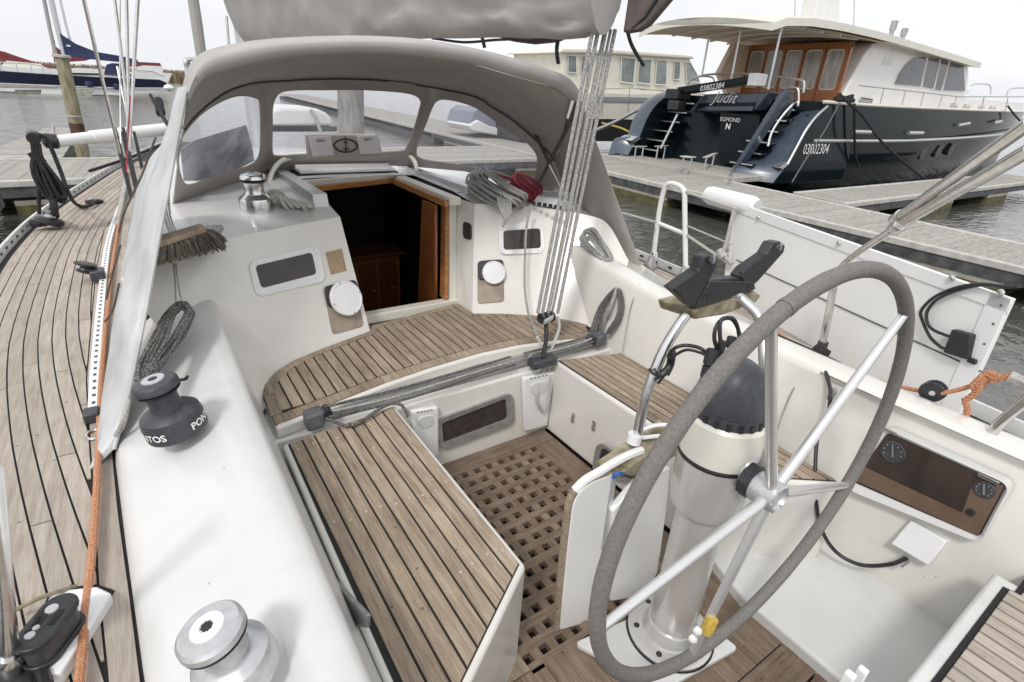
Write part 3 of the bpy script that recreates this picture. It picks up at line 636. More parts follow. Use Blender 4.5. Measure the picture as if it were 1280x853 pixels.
# sliding hatch pushed forward, rails
sh = MB()
for k in range(2):
    sh.prism([(.92, b_.y+.09+.10*k, 1.115+.02*k), (1.60, b_.y+.09+.10*k, 1.115+.02*k), (1.60, b_.y+.95, 1.135), (.92, b_.y+.95, 1.135)], (0, 0, .028))
sh.build('sliding_hatch', gel2, boat, bevel=.008)
MB().box((.90, b_.y+.085, 1.09), (1.62, b_.y+.3, 1.114)).build('hatch_seal', caulk, boat, smooth=0)
def rail_box(x0_, x1_, y0_, y1_, z0_, z1_):
    o = MB().prism([(x0_, y0_, z0_), (x1_, y0_, z0_), (x1_-.008, y0_+.012, z1_), (x0_+.008, y0_+.012, z1_)], (0, y1_-y0_, 0)).build('hatch_rail', alu, boat, bevel=.004)
    MB().prism([(x0_, y0_-.002, z0_), (x1_, y0_-.002, z0_), (x1_-.008, y0_+.0105, z1_), (x0_+.008, y0_+.0105, z1_)], (0, -.008, 0)).build('end_cap', whitep, o, bevel=.003)
e0 = U(402, 262, z=1.05); rail_box(e0.x-.045, e0.x+.045, e0.y, e0.y+1.05, 1.03, 1.135)
e1 = U(588, 243, z=1.075); rail_box(e1.x-.035, e1.x+.035, e1.y, e1.y+1.15, 1.06, 1.125)
MB().box((e1.x-.09, e1.y+.02, 1.05), (e1.x-.04, e1.y+1.1, 1.085)).build('hatch_track', blk, boat, bevel=.003)
# port portlight, wood plate, loudspeakers
def fixq(px, pl): return [U(a, b_, pl=pl) for a, b_ in px]
def portlight(po, pi, pl, par):
    n = pl[1]; qo = rrect(fixq(po, pl), .22, 5); qi = rrect(fixq(pi, pl), .16, 5)
    o = MB().ring([p-n*.01 for p in qo], [p-n*.01 for p in qi], n*.024).build('portlight', whitep, par, bevel=.002)
    MB().poly([p+n*.006 for p in qi]).build('pane', smoke, o, smooth=0)
    sc = MB(); c = [p for p in rrect([a.lerp(b_, .5) for a, b_ in zip(qo[::6][:4], qi[::6][:4])], .1)] 
    for k in range(0, len(qo), 3):
        p = qo[k].lerp(qi[k], .5); sc.lathe([(.0045, 0), (.004, .002)], p+n*.0125, n, 8)
    sc.build('screws', steel, o)['kind'] = 'stuff'
SBp = plane3((1.542, 2.612, .46), (1.72, 2.515, .46), (1.70, 2.885, 1.058))
portlight([(319, 373), (406, 352), (397, 307), (309, 328)], [(326, 361), (395, 343), (389, 316), (318, 333)], PBp, bulk)
portlight([(624, 319), (681, 317), (678, 277), (623, 282)], [(629.5, 313), (676, 310.5), (675, 286), (629, 289)], SBp, bulks)
q = fixq([(413, 344), (433, 339), (427, 311), (406, 316)], PBp); MB().prism([p-PBp[1]*.004 for p in q], PBp[1]*.01).build('wood_plate', oak and mat('pale_plate', (.36, .25, .15), (.47, .34, .22), rough=.6, scale=9, stretch=(9, 9, 1)), bulk, bevel=.001)
def speaker(pc, rpx, back, pl, par):
    n = pl[1]; q = fixq(back, pl); o = MB().prism([p-n*.004 for p in rrect(q, .1)], n*.012).build('loudspeaker', mat('plate_wood', (.27, .22, .17), (.38, .32, .26), rough=.7, scale=14), par, bevel=.002)
    m = fixq([(back[0][0]*.45+back[3][0]*.55, back[0][1]*.45+back[3][1]*.55), (back[1][0]*.45+back[2][0]*.55, back[1][1]*.45+back[2][1]*.55), back[2], back[3]], pl)
    MB().prism([p+n*.0085 for p in rrect(m, .25)], n*.014).build('gasket', blk, o, bevel=.003)
    c = U(*pc, pl=pl); r = (U(pc[0]+rpx, pc[1], pl=pl)-c).length
    g_ = MB().lathe([(r, 0), (r, .010), (r*.95, .015), (r*.88, .0155), (r*.86, .013), (r*.6, .0145), (.001, .0165)], c+n*.022, n, 32).build('grille', whitep, o)
    u = n.orthogonal().normalized(); v = n.cross(u)
    for k in range(4):
        a = PI/4+k*PI/2+.2; MB().lathe([(r*.055, 0), (r*.05, .002), (.0003, .002)], c+n*.0375+(u*math.cos(a)+v*math.sin(a))*r*.905, n, 8).build('screw', alud, g_)
speaker((429.5, 374), 19.5, [(415, 419), (454, 408), (443, 350), (403, 359)], PBp, bulk)
speaker((617, 342), 14.5, [(597, 380), (630, 377), (629, 325), (597, 327)], SBp, bulks)
sp = plane3((1.542, 2.612, .46), (1.542, CF_Y0, .46), (1.70, 2.885, 1.058))
MB().prism([p-sp[1]*.003 for p in rrect(fixq([(581, 298), (590, 301), (590, 280), (581, 277)], sp), .3)], sp[1]*.02).build('switch_cover', blk, boat, bevel=.004)
# vents on starboard and port roof edges (low grey boxes)
c = U(238, 288, z=1.03)
def boxv(px, z, h, nm, mt):
    q = [U(a, b_, z=z) for a, b_ in px]; top = [p+Vector((0, 0, h)) for p in q]; cc = sum(top, Vector())/len(top); top = [cc+(p-cc)*.72 for p in top]
    return MB().loft([q, top], cap=True).build(nm, mt, boat, bevel=.004)
boxv([(250, 300), (272, 302), (284, 292), (283, 284), (255, 284)], 1.01, .03, 'vent_hood', alud)
v2 = boxv([(664, 256), (708, 262), (705, 250), (672, 247)], 1.055, .05, 'vent_hood', whitep)
vs = MB()
for k in range(6):
    p = U(667+7*k, 254+1.1*k, z=1.085); vs.obox(p, (.010, -.004, 0), (.002, .006, 0), (0, 0, .009))
vs.build('vent_slots', blk, v2, smooth=0)['kind'] = 'stuff'
# instrument window in the starboard coaming and the small white box
xw = 2.085
CWp = (Vector((2.10, .4, .62)), Vector((-1, .02, .12)).normalized())
qo = rrect([U(a, b_, pl=CWp) for a, b_ in ((1060, 612), (1226, 679), (1265, 606), (1104, 533))], .12, 4)
qi = rrect([U(a, b_, pl=CWp) for a, b_ in ((1066, 602), (1224, 671), (1258, 607), (1110, 541))], .06, 4)
n = CWp[1]
cw = MB().ring([p-n*.05 for p in qo], [p-n*.05 for p in qi], n*.062).build('instrument_window', gel2, boat, bevel=.003)
MB().poly([p+n*.002 for p in qi]).build('pane', mat('brown_acrylic', (.035, .026, .022), (.06, .042, .034), rough=.1, scale=6), cw, smooth=0)
q = [U(a, b_, pl=CWp)+n*.004 for a, b_ in ((1075, 588), (1205, 640), (1218, 608), (1236, 616), (1258, 610), (1224, 670), (1068, 600))]
q = [U(a, b_, pl=CWp)+n*.0035 for a, b_ in ((1068, 600), (1080, 583), (1203, 641), (1216, 606), (1256, 606), (1223, 670))]
MB().poly(q).build('backboard', mat('tan_board', (.13, .085, .06), (.17, .115, .082), rough=.3, scale=8), cw, smooth=0)
for (px, py, r) in ((1117, 565, 16), (1231, 612, 14)):
    c = U(px, py, pl=CWp); rr = (U(px+r, py, pl=CWp)-c).length
    o = MB().lathe([(rr, 0), (rr, .004), (rr*.86, .006), (rr*.82, .004), (.001, .004)], c+n*.003, n, 28).build('gauge', dgrey, cw)
    nd = MB(); nd.obox(c+n*.0085, Vector((.0, .3, .9)).normalized()*rr*.6, Vector((0, .9, -.3)).normalized()*.002, n*.0008)
    for k in range(10):
        a = R(36*k); d = Vector((0, math.cos(a), math.sin(a))); nd.obox(c+d*rr*.7+n*.0085, d*rr*.07, d.cross(n)*.002, n*.0006)
    nd.build('dial_marks', alud, o, smooth=0)
MB().lathe([(.012, 0), (.012, .006), (.001, .007)], U(1214, 640, pl=CWp)+n*.003, n, 14).build('knob', blk, cw)
for (px, py) in ((1113, 539), (1237, 599)):
    c = U(px, py-1, pl=CWp); MB().obox(c+n*.012, (0, .028, 0), (0, 0, .006), n*.004).build('hinge', steel, cw, bevel=.001)
Wp = (Vector((2.10, .3, .25)), Vector((-.96, .0, .28)).normalized())
q = [U(a, b_, pl=Wp)+Wp[1]*.05 for a, b_ in ((1118, 677), (1166, 705), (1189, 674), (1143, 648))]
jb = MB().prism(q, Wp[1]*-.07).build('junction_box', whitep, boat, bevel=.006)
c = U(1136, 697, pl=Wp)+Wp[1]*.02; MB().tube([c, c+Vector((-.02, .01, -.03))], .014, 12).build('cable_gland', alud, jb)
# long cream tube frame beside the hatch (grab rail of the sprayhood base)
def tubeline(name, pts, r, mt, par, n=8, k=6, **kw): return MB().tube(spl(pts, k), r, n, **kw).build(name, mt, par, smooth=60)
yh = 4.05
tubeline('grab_rail', [U(338, 236, y=3.75), U(338, 222, y=3.8), U(345, 208, y=3.9), U(358, 199, y=4.0), U(388, 196, y=yh)], .016, cream, boat)
tubeline('grab_rail', [U(478, 192, y=yh), U(500, 192, y=yh), U(512, 195, y=3.95), U(519, 204, y=3.85), U(521, 214, y=3.8)], .016, cream, boat)
# chain plates and small deck fittings of the starboard coaming: grey strip plate
q = [U(a, b_, x=2.14) for a, b_ in ((1009, 535), (1018, 540), (1048, 490), (1043, 483))]
MB().prism([p+Vector((-.012, 0, 0)) for p in rrect(q, .4)], (.02, 0, 0)).build('strap_plate', alud, boat, bevel=.002)
for (a, b_, c, d) in ((800, 355, 778, 440), (1011, 458, 968, 548)):
    p0, p1, p2 = U(a, b_, x=2.165), U((a+c)/2-2, (b_+d)/2-8, x=2.10), U(c, d, x=2.03)
    tubeline('moulding_seam', [p0, p1, p2], .0035, alud, boat, 6)

# ------------------------------------------------------------------ mainsheet traveller
def rope(b, pts, r=.005, k=5, n=6): b.tube(spl(pts, k), r, n)
TL, TR = Vector((.335, 1.99, .44)), Vector((2.03, 1.985, .46))
tv = thing('traveller', (1.2, 1.99, .4), 'grey mainsheet traveller track with control lines along the teak step', 'traveller')
MB().obox((TL+TR)/2+Vector((0, 0, -.022)), ((TR-TL)/2).to_tuple(), (0, .022, 0), (0, 0, .02)).build('track', alud, tv, bevel=.005)
fitg = mat('fitting_grey', (.085, .088, .095), (.13, .133, .14), rough=.5, scale=30)
def endblock(px, sx):
    c = U(*px, z=.46); m = MB(); m.obox(c, (.035, 0, .004), (0, .035, 0), (0, 0, .035)); m.obox(c+Vector((sx*.045, .008, .008)), (.03, 0, 0), (0, .022, 0), (0, 0, .018))
    o = m.build('end_fitting', fitg, tv, bevel=.01, seg=3)
    for dy in (-.012, .016): MB().lathe([(.016, -.012), (.012, 0), (.016, .012)], c+Vector((sx*.055, dy, .018)), (0, 1, 0), 14).build('sheave', blk, o)
    return c
cL = endblock((392, 523), 1); cR = endblock((748, 424), -1)
for i, (dy, dz) in enumerate(((-.018, .022), (.012, .03), (.03, .02), (-.03, .006))):
    b = MB(); m = cL.lerp(cR, .64)
    rope(b, [cL+Vector((.05, dy, dz)), cL.lerp(cR, .22)+Vector((0, dy*1.4, dz-.012)), cL.lerp(cR, .45)+Vector((0, dy, dz-.006)), m+Vector((-.03, dy, dz))], .0058)
    rope(b, [m+Vector((.06, dy, dz)), cR.lerp(m, .4)+Vector((0, dy, dz-.005)), cR+Vector((-.05, dy*.7, dz))], .0058)
    b.build('control_line', roped if i % 2 else ropeg, tv)
b = MB(); rope(b, [cL+Vector((.04, -.02, .0)), U(440, 532, z=.45), U(480, 508, z=.46), U(498, 505, z=.45), U(506, 512, z=.43), U(510, 522, z=.40)], .007); b.build('control_line', roped, tv)
car = U(678, 452, z=.45)
cb = MB(); cb.obox(car, (.075, 0, 0), (0, .034, 0), (0, 0, .022)); cb.obox(car+Vector((-.01, .02, .02)), (.05, 0, 0), (0, .018, 0), (0, 0, .016)); cb.build('car', dgrey, tv, bevel=.008)
# rope hank hanging on the starboard cleat beside the traveller
hk = thing('rope_hank', cR, 'dark grey control line hanked over a cleat on starboard coaming above the traveller end', 'rope')
b = MB(); top = U(771, 362, x=2.10); lo1 = U(742, 412, x=2.0); lo2 = U(760, 418, x=2.03)
for k in range(5):
    o = Vector((random.uniform(-.012, .012), random.uniform(-.014, .014), random.uniform(-.01, .01)))
    rope(b, [cR+Vector((-.03, .02, .03))+o*.5, lo1+o, U(752, 385, x=2.06)+o, top+o*.5, U(776, 380, x=2.09)+o, U(772, 400, x=2.06)+o, lo2+o], .0085)
b.build('loops', roped, hk); tubeline('lashing', [top+Vector((0, 0, .012)), U(763, 385, x=2.06), U(758, 395, x=2.055)], .011, ropeg, hk); 
MB().obox(U(752, 402, x=2.07), (.012, 0, .02), (0, .035, 0), (0, 0, .05)).build('cleat', alud, hk, bevel=.006)

# ------------------------------------------------------------------ mainsheet tackle and boom
BE = Vector((1.80, 2.05, 1.965)); MASTP = Vector((1.2, 6.6, 2.02))
ms = thing('mainsheet', car, 'grey flecked mainsheet tackle rising from the traveller car to the boom end', 'mainsheet')
bl = U(683, 397, y=2.03)
blk_o = MB()
for dx in (-.030, 0, .030): blk_o.lathe([(.026, -.010), (.030, -.006), (.030, .006), (.026, .010)], bl+Vector((dx, 0, .0)), (1, .25, 0), 16)
blk_o.tube([bl+Vector((-.045, -.012, .004)), bl+Vector((.045, .012, .004))], .006, 6); blk_o.build('lower_block', blk, ms)
tubeline('shackle', [bl+Vector((0, 0, -.02)), bl.lerp(car, .5)+Vector((.012, 0, 0)), car+Vector((0, 0, .02))], .012, blk, ms)
MB().obox(bl+Vector((-.012, -.034, .002)), (.028, 0, .01), (0, .008, 0), (0, 0, .012)).build('cheek_plate', lgrey, ms, bevel=.004)
for i, (tx, bx, w_) in enumerate(((741, 672, .0092), (748, 678, .0092), (757, 685, .0108), (769, 697, .0092), (763.5, 690, .007))):
    b = MB(); rope(b, [U(tx, 37, y=2.05), U(tx+(bx-tx)*.5, 37+177, y=2.04), U(bx, 392, y=2.03)], w_, 3, 8); b.build('sheet_part', ropeg, ms)
b = MB()   # loose tail of the sheet hanging over the riser
rope(b, [U(697, 395, y=2.03), U(699, 410, y=2.0), U(692, 430, y=1.96), U(682, 455, y=1.93), U(674, 480, y=1.90), U(672, 500, y=1.885), U(679, 514, y=1.88), U(686, 500, y=1.88), U(688, 478, y=1.89), U(684, 450, y=1.93), U(676, 430, y=1.97), U(671, 420, y=2.0)], .0085); b.build('sheet_tail', ropew, ms)
b = MB(); rope(b, [U(664, 256, y=2.62), U(658, 285, y=2.56), U(656, 330, y=2.5), U(656, 360, y=2.4), U(660, 390, y=2.25), U(668, 410, y=2.05), U(670, 418, y=2.02)], .0075); b.build('halyard_tail', ropeg, ms)

bm_ = thing('boom', (1.3, 5.5, 1.9), 'boom under a grey canvas sail cover stretching above the sprayhood', 'boom')
ax = (MASTP-BE); axn = ax.normalized(); sx = Vector((axn.y, -axn.x, 0)).normalized()
def coverring(t, n=28):
    c = BE+ax*t; hgt = .36+.95*t**1.3; wd = .105+.10*t; out = []
    for k in range(n):
        a = 2*PI*k/n; z = math.cos(a); x = math.sin(a)
        zz = .5*(1+z)*hgt-.02; xx = x*wd*(1-.45*max(0, z))*(1.0 if z > -.5 else .9)
        out.append(c+sx*xx+Vector((0, 0, zz)))
    return out
rings = []
for k in range(141):
    t = -.010+k/140*1.007; rg = coverring(max(0, t), 44) if t >= 0 else [p-ax*.010+(BE+Vector((0, 0, .17))-p)*.0 for p in coverring(0, 44)]
    if k > 2:
        rg2 = []
        for i, p in enumerate(rg):
            q = Vector((t*9, i*.22, 0)); w1_ = noise.noise(Vector((t*7, i*.12, 2)))*2.2; d = noise.noise(q)*.05+.095*(.5-abs(noise.noise(Vector((t*11+i*.16+w1_*.5, w1_*.4, 3)))))+.012*noise.noise(Vector((t*45, i*.5, 9)))
            sag = -.05*max(0, noise.noise(Vector((t*6, 1.7, 0)))) if 15 < i < 30 else 0
            c = BE+ax*t; r_ = p-c; r_.normalize(); rg2.append(p+r_*(d*(1.25-1.1*max(0, -math.cos(2*PI*i/44))**4))+Vector((0, 0, sag*.4)))
        rg = rg2
    rings.append(rg)
MB().loft(rings, cap=True).build('sail_cover', sailc, bm_, smooth=70)
tail = [U(778, 41, y=1.93), U(797, 38, y=1.86), U(810, 30, y=1.84), U(837, -2, y=1.80), U(850, -30, y=1.80), U(800, -30, y=1.93), U(784, 0, y=1.95)]
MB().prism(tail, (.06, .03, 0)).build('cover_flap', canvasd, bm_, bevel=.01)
MB().tube([U(790, 36, y=1.9), U(806, 22, y=1.86), U(822, -4, y=1.84)], .014, 6, flat=.4).build('strap', blk, bm_)
tubeline('strap', [U(784, 38, y=1.95), U(789, 55, y=1.94), U(797, 70, y=1.94), U(805, 82, y=1.93)], .009, blk, bm_, 6)
tubeline('strap', [U(699, 42, y=2.6), U(696, 62, y=2.6), U(698, 80, y=2.6)], .012, blk, bm_, 6)
tubeline('strap', [U(602, 44, y=3.4), U(604, 52, y=3.4), U(606, 60, y=3.4)], .012, blk, bm_, 6)
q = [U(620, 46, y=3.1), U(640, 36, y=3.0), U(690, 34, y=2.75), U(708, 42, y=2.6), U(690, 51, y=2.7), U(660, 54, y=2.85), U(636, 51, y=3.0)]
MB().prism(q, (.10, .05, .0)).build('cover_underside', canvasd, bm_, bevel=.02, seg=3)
tubeline('reef_line', [U(540, 48, y=3.7), U(580, 53, y=3.5), U(620, 50, y=3.2), U(648, 49, y=3.0)], .008, blk, bm_, 6)
# mast
mst = MB().tube([(1.2, 6.72, ZD), (1.2, 6.80, 14)], .095, 16, flat=1.0).build('mast', alu, None); tag(mst, 'silver mast of the near sailing yacht rising forward of the sprayhood', 'mast')

# ------------------------------------------------------------------ sprayhood
sh = thing('sprayhood', (1.1, 2.9, 1.0), 'taupe canvas sprayhood with three clear windows over the companionway', 'sprayhood')
YA = 2.35
edge_px = [(233, 112), (237, 97), (244, 83), (262, 68), (300, 58), (350, 51.5), (420, 48), (480, 48), (540, 52), (600, 62), (650, 75), (690, 88), (713, 99), (722, 113)]
low_px = [(236, 130), (244, 113), (254, 100), (270, 92), (313, 80), (362, 71), (420, 67), (480, 66.5), (530, 71), (588, 80), (638, 94), (680, 106), (702, 113), (722, 128)]
A_ = spl([U(a, b_, y=YA) for a, b_ in edge_px], 5); B_ = spl([U(a, b_, y=YA+.015) for a, b_ in low_px], 5)
mid = [a.lerp(b_, .5)+Vector((0, -.035, .01)) for a, b_ in zip(A_, B_)]; top2 = [a+Vector((0, .10, .012)) for a in A_]; q1 = [a.lerp(b_, .2)+Vector((0, -.02, .004)) for a, b_ in zip(A_, B_)]; q3 = [a.lerp(b_, .8)+Vector((0, -.03, 0)) for a, b_ in zip(A_, B_)]
bot2 = [b_+Vector((0, .09, .012)) for b_ in B_]
MB().loft([top2, A_, q1, mid, q3, B_, bot2], closed=False).build('aft_hem', mat('hem_canvas', (.425, .41, .395), (.48, .465, .45), rough=.85, scale=5, detail=8, bump=.2, bscale=420, spec=.2), sh, smooth=80, fix=False)
seam_px = [(229, 162), (238, 150), (254, 134), (270, 122), (289, 111), (321, 102.5), (362, 100), (400, 98), (467, 99), (525, 106), (591, 119), (615, 133), (640, 149), (664, 169), (684, 188), (694, 201)]
# front panel planes
mlb, mlt = U(335, 216, z=1.10), None
mrb = U(513, 206, z=1.14)
mlt = U(331, 101.5, y=mlb.y-.55); 
PC = plane3(mlb, mrb, mlt); mrt = U(536, 108, pl=PC)
pe = U(217, 256, z=1.05); PLp = plane3(mlb, mlt, pe)
se = U(690, 240, z=1.06); PRp = plane3(mrb, mrt, se)
def pfor(px): return PLp if px < 333 else (PC if px < 520 else PRp)
T_ = [U(a, b_, pl=(PLp if a < 331 else PC if a < 536 else PRp)) for a, b_ in seam_px]
Bs = [U(a, b_, y=YA+.02) for a, b_ in low_px]
def resample(P, n):
    P = spl(P, 6); Ls = [0]
    for a, b_ in zip(P, P[1:]): Ls.append(Ls[-1]+(b_-a).length)
    out = []; j = 0
    for k in range(n):
        s = Ls[-1]*k/(n-1)
        while j < len(P)-2 and Ls[j+1] < s: j += 1
        t = (s-Ls[j])/max(1e-9, Ls[j+1]-Ls[j]); out.append(P[j].lerp(P[j+1], min(1, t)))
    return out
N = 48
Br, Tr = [p+Vector((0, .055, .004)) for p in resample(Bs, N)], resample(T_, N)
rg = []
for k in range(9):
    t = k/8; rg.append([a.lerp(b_, t)+Vector((0, 0, .05*math.sin(PI*t)*math.sin(PI*i/(N-1)))) for i, (a, b_) in enumerate(zip(Br, Tr))])
MB().loft(rg, closed=False).build('canopy', canvas, sh, smooth=80, solid=.004, fix=False)
MB().tube(Tr, .011, 6).build('seam_piping', canvasd, sh, smooth=60)
hem_px_l = [(216, 256), (260, 243), (302, 231), (335, 222)]
def pan(outer, hole, pl, nm):
    n = pl[1]; o = [U(a, b_, pl=pl) for a, b_ in outer]; h = [U(a, b_, pl=pl) for a, b_ in hole]; h = spl(h, 3, True)
    f = MB().holed(o, h).build(nm, canvas, sh, smooth=0, solid=.006)
    MB().tube(h, .006, 5, closed=True).build('window_binding', canvas, f, smooth=60)
    MB().poly([p-n*.003 for p in h]).build('window', vinyl, f, smooth=0)
left_out = [(216, 256), (222, 205), (229, 162), (238, 150), (254, 134), (270, 122), (289, 111), (321, 102.5), (331, 101.5), (335, 222), (302, 231), (260, 243)]
left_hole = [(229, 168), (244, 149), (262, 134.5), (284, 123), (302, 119), (319, 122), (325, 131), (326, 181), (322, 199), (308, 209), (267, 221), (236, 232), (226, 222), (222, 202), (223, 184)]
pan(left_out, left_hole, PLp, 'front_panel')
cen_out = [(331, 101.5), (362, 100), (400, 98), (467, 99), (525, 106), (536, 108), (512, 208), (460, 206), (420, 206), (380, 210), (335, 222)]
cen_hole = [(343, 124), (351, 115), (372, 112), (400, 112), (456, 112), (500, 115), (519, 119), (526, 126), (525, 135), (518, 160), (509, 183), (501, 189), (460, 191), (420, 192), (380, 193), (347, 195), (340, 190), (340, 160), (340, 138)]
refl_q = [U(a, b_, pl=PLp)+Vector((0, .10, 0)) for a, b_ in ((228, 190), (246, 178), (312, 158), (320, 190), (322, 204), (300, 215), (250, 230), (232, 230))]
MB().prism(refl_q, (0, .012, 0)).build('reflection_sheet', mat('blue_grey_reflection', (.24, .25, .28), (.50, .52, .57), rough=.2, scale=7, detail=5, contrast=(.42, .6)), sh, smooth=0)  # grey-blue sheet added behind the port window to stand for its reflection
pan(cen_out, cen_hole, PC, 'front_panel')
rig_out = [(536, 108), (565, 113), (591, 119), (615, 133), (640, 149), (664, 169), (684, 188), (694, 201), (703, 226), (690, 240), (640, 228), (580, 214), (512, 208)]
rig_hole = [(541, 132), (548, 125), (557, 124), (574, 127), (594, 134), (615, 148), (640, 166), (661, 180), (671, 194), (672, 205), (669, 225), (662, 229), (640, 222), (607, 212), (557, 204), (527, 199), (520, 191), (523, 177), (532, 155)]
pan(rig_out, rig_hole, PRp, 'front_panel')
# starboard side cloth with its two hoop pockets
SA = [U(722, 114, y=YA), U(737, 155, y=2.33), U(755, 205, y=2.31), U(780, 275, y=2.27), U(806, 345, y=2.22)]
SBd = [U(694, 201, pl=PRp), U(706, 232, y=2.95), U(738, 275, y=2.58), U(762, 312, y=2.42), U(792, 343, y=2.26)]
SM = [Bs[-1]+Vector((0, 0, 0)), SA[0]]
sa, sb = resample(SA, 14), resample(SBd, 14)
MB().loft([[a.lerp(b_, k/5) for a, b_ in zip(sa, sb)] for k in range(6)], closed=False).build('side_cloth', canvas, sh, smooth=80, solid=.004, fix=False)
h0 = [U(722, 128, y=YA+.02), U(713, 152, y=YA+.12), U(700, 178, y=2.6), U(686, 205, y=2.75), U(672, 232, y=2.85)]
MB().tube(spl(h0, 5), .012, 8).build('hoop_pocket', canvasd, sh)
h1 = [U(664, 169, pl=PRp)+Vector((0, -.05, 0)), U(681, 192, y=2.8), U(688, 208, y=2.72)]
MB().tube(spl(h1, 4), .011, 8).build('hoop_pocket', canvasd, sh)
MB().tube([U(688, 207, y=2.70), U(697, 224, y=2.6), U(708, 248, y=2.5)], .011, 8).build('hoop_tube', steel, sh)
# port side cloth, seen almost edge-on, with its loose skirt
PA = [U(234, 108, y=2.35), U(222, 170, y=2.3), U(208, 250, y=2.22), U(198, 300, y=2.15), U(180, 400, y=2.05), U(161, 490, y=1.95), U(142, 562, y=1.86)]
PBd = [U(232, 112, y=2.45), U(209, 172, y=2.75), U(178, 213, y=2.95), U(160, 290, y=2.9), U(152, 350, y=2.7), U(133, 470, y=2.3), U(113, 602, y=1.80)]
pa, pb = resample(PA, 22), resample(PBd, 22)
rg = []
for k in range(8):
    t = k/7; row = []
    for i, (a, b_) in enumerate(zip(pa, pb)):
        d = noise.noise(Vector((i*.42, t*2.2, 5)))*.03*math.sin(PI*t)+.022*math.sin(PI*t)
        row.append(a.lerp(b_, t)+Vector((-d, 0, 0)))
    rg.append(row)
MB().loft(rg, closed=False).build('side_cloth', sidec, sh, smooth=80, solid=.003, fix=False)
MB().tube(pa, .007, 6).build('edge_binding', sidec, sh)
for (pp) in ([(214, 172), (196, 220), (176, 262), (168, 290)], [(170, 305), (160, 340), (152, 372)], [(168, 352), (160, 385), (150, 400)]):
    MB().tube(spl([U(a, b_, y=2.5)+Vector((-.05, 0, 0)) for a, b_ in pp], 4), .004, 5).build('fold_line', canvasd, sh)

# ------------------------------------------------------------------ instrument pod
pod = thing('instrument_pod', U(430, 195, y=3.7), 'cream instrument pod with two white covers and an oval emblem behind the front window', 'instrument pod')
YP = U(430, 185, pl=PC).y-.22
def pq(px, d=0): return [U(a, b_, y=YP)+Vector((0, -d, 0)) for a, b_ in px]
MB().prism(pq([(386, 200), (479, 194), (472, 168), (383, 169)]), (0, .05, 0)).build('housing', mat('pod_beige', (.50, .45, .40), (.55, .50, .45), rough=.5), pod, bevel=.008)
for px in ([(390, 196), (417, 194), (412, 170), (385, 171)], [(449, 193), (476, 192), (469, 168), (445, 170)]):
    cv = MB().prism(pq(px, .002), (0, -.022, 0)).build('cover', whitep, pod, bevel=.005)
    q = pq(px, .0248); a, b_, c, d = q
    text_mesh('B&G', 1, lambda x, y: a.lerp(b_, .5+x*.2)+(d.lerp(c, .5+x*.2)-a.lerp(b_, .5+x*.2))*(.79+y*.16), 'lettering', blk_t, cv, bold=.02)
o, r_ = U(432, 182, y=YP)+Vector((0, -.003, 0)), .062
em = MB(); em.tube([o+Vector((r_*1.25*math.cos(a)*(1-.0*abs(math.sin(a))), -.002, r_*.66*math.copysign(abs(math.sin(a))**1.25, math.sin(a)))) for a in [2*PI*k/32 for k in range(32)]], .006, 5, closed=True)
em.tube([o+Vector((0, -.003, -.045)), o+Vector((0, -.003, .055))], .004, 5); em.tube([o+Vector((-.02, -.003, -.015)), o+Vector((0, -.003, -.032)), o+Vector((.02, -.003, -.015))], .004, 5); em.tube([o+Vector((-.014, -.003, .02)), o+Vector((.014, -.003, .02))], .004, 5)
em.build('emblem', mat('emblem_bronze', (.06, .05, .03), (.10, .085, .05), rough=.5), pod)

# ------------------------------------------------------------------ steering wheel
WC = Vector((1.2, .498, .806)); WR = .592
wh = thing('helm_wheel', WC, 'large steering wheel with stitched grey leather rim and five pale spokes', 'wheel')
def wp(a, r=WR, dy=0): return WC+Vector((math.cos(a)*r, dy-.025*math.sin(a)*r, math.sin(a)*r))
NW = 120
MB().tube([wp(2*PI*k/NW) for k in range(NW)], [.0185+.0008*noise.noise(Vector((k*.5, 0, 0))) for k in range(NW)], 14, closed=True).build('rim', leather, wh, smooth=80)
def seamat(a0, a1, n, off):
    return [wp(a0+(a1-a0)*k/n)+Vector((0, -.0, 0)) for k in range(n+1)]
st = MB()
for k in range(150):
    a = 2*PI*k/150; c = wp(a, WR-.0183); t = Vector((-math.sin(a), 0, math.cos(a))); st.obox(c, t*.0035, (0, .0022, 0), Vector((math.cos(a), 0, math.sin(a)))*.0012)
st.build('stitching', leather, wh, smooth=0)['kind'] = 'stuff'
for a in (1.95, 3.6, 5.9):
    MB().tube([wp(a-.012), wp(a), wp(a+.012)], .0196, 14, cap=False).build('leather_join', leather, wh)
HUB = U(964, 618, y=.497)
spokem = mat('pale_aluminium', (.72, .72, .72), (.78, .78, .78), rough=.3, metal=.7, scale=8)
polish = mat('polished_column', (.60, .59, .565), (.68, .67, .65), rough=.25, metal=.45, scale=3)
spk = [(1122, 395), (1052, 608), (757, 783), (880, 800), (957, 430)]
for px in spk:
    e = U(*px, y=.498); d = Vector((e.x-WC.x, 0, e.z-WC.z)).normalized(); e = WC+d*(WR-.012); e.y = WC.y-.025*d.z*WR
    b0 = HUB+(e-HUB).normalized()*.035
    MB().tube([b0, b0.lerp(e, .5), e], [.0155, .0135, .0115], 12).build('spoke', spokem, wh)
ha = Vector((0, -1, .02)).normalized()
MB().lathe([(.030, -.05), (.042, -.045), (.044, .0), (.040, .022), (.034, .026), (.030, .016), (.001, .016)], HUB, ha, 24).build('hub', lgrey, wh)
for k in range(6):
    a = 2*PI*k/6; MB().lathe([(.005, 0), (.005, .004), (.001, .005)], HUB+Vector((math.cos(a)*.036, -.022, math.sin(a)*.036)), ha, 8).build('bolt', steel, wh)
g0 = WC.lerp(U(880, 800, y=.498), .0); e = U(882, 792, y=.498)
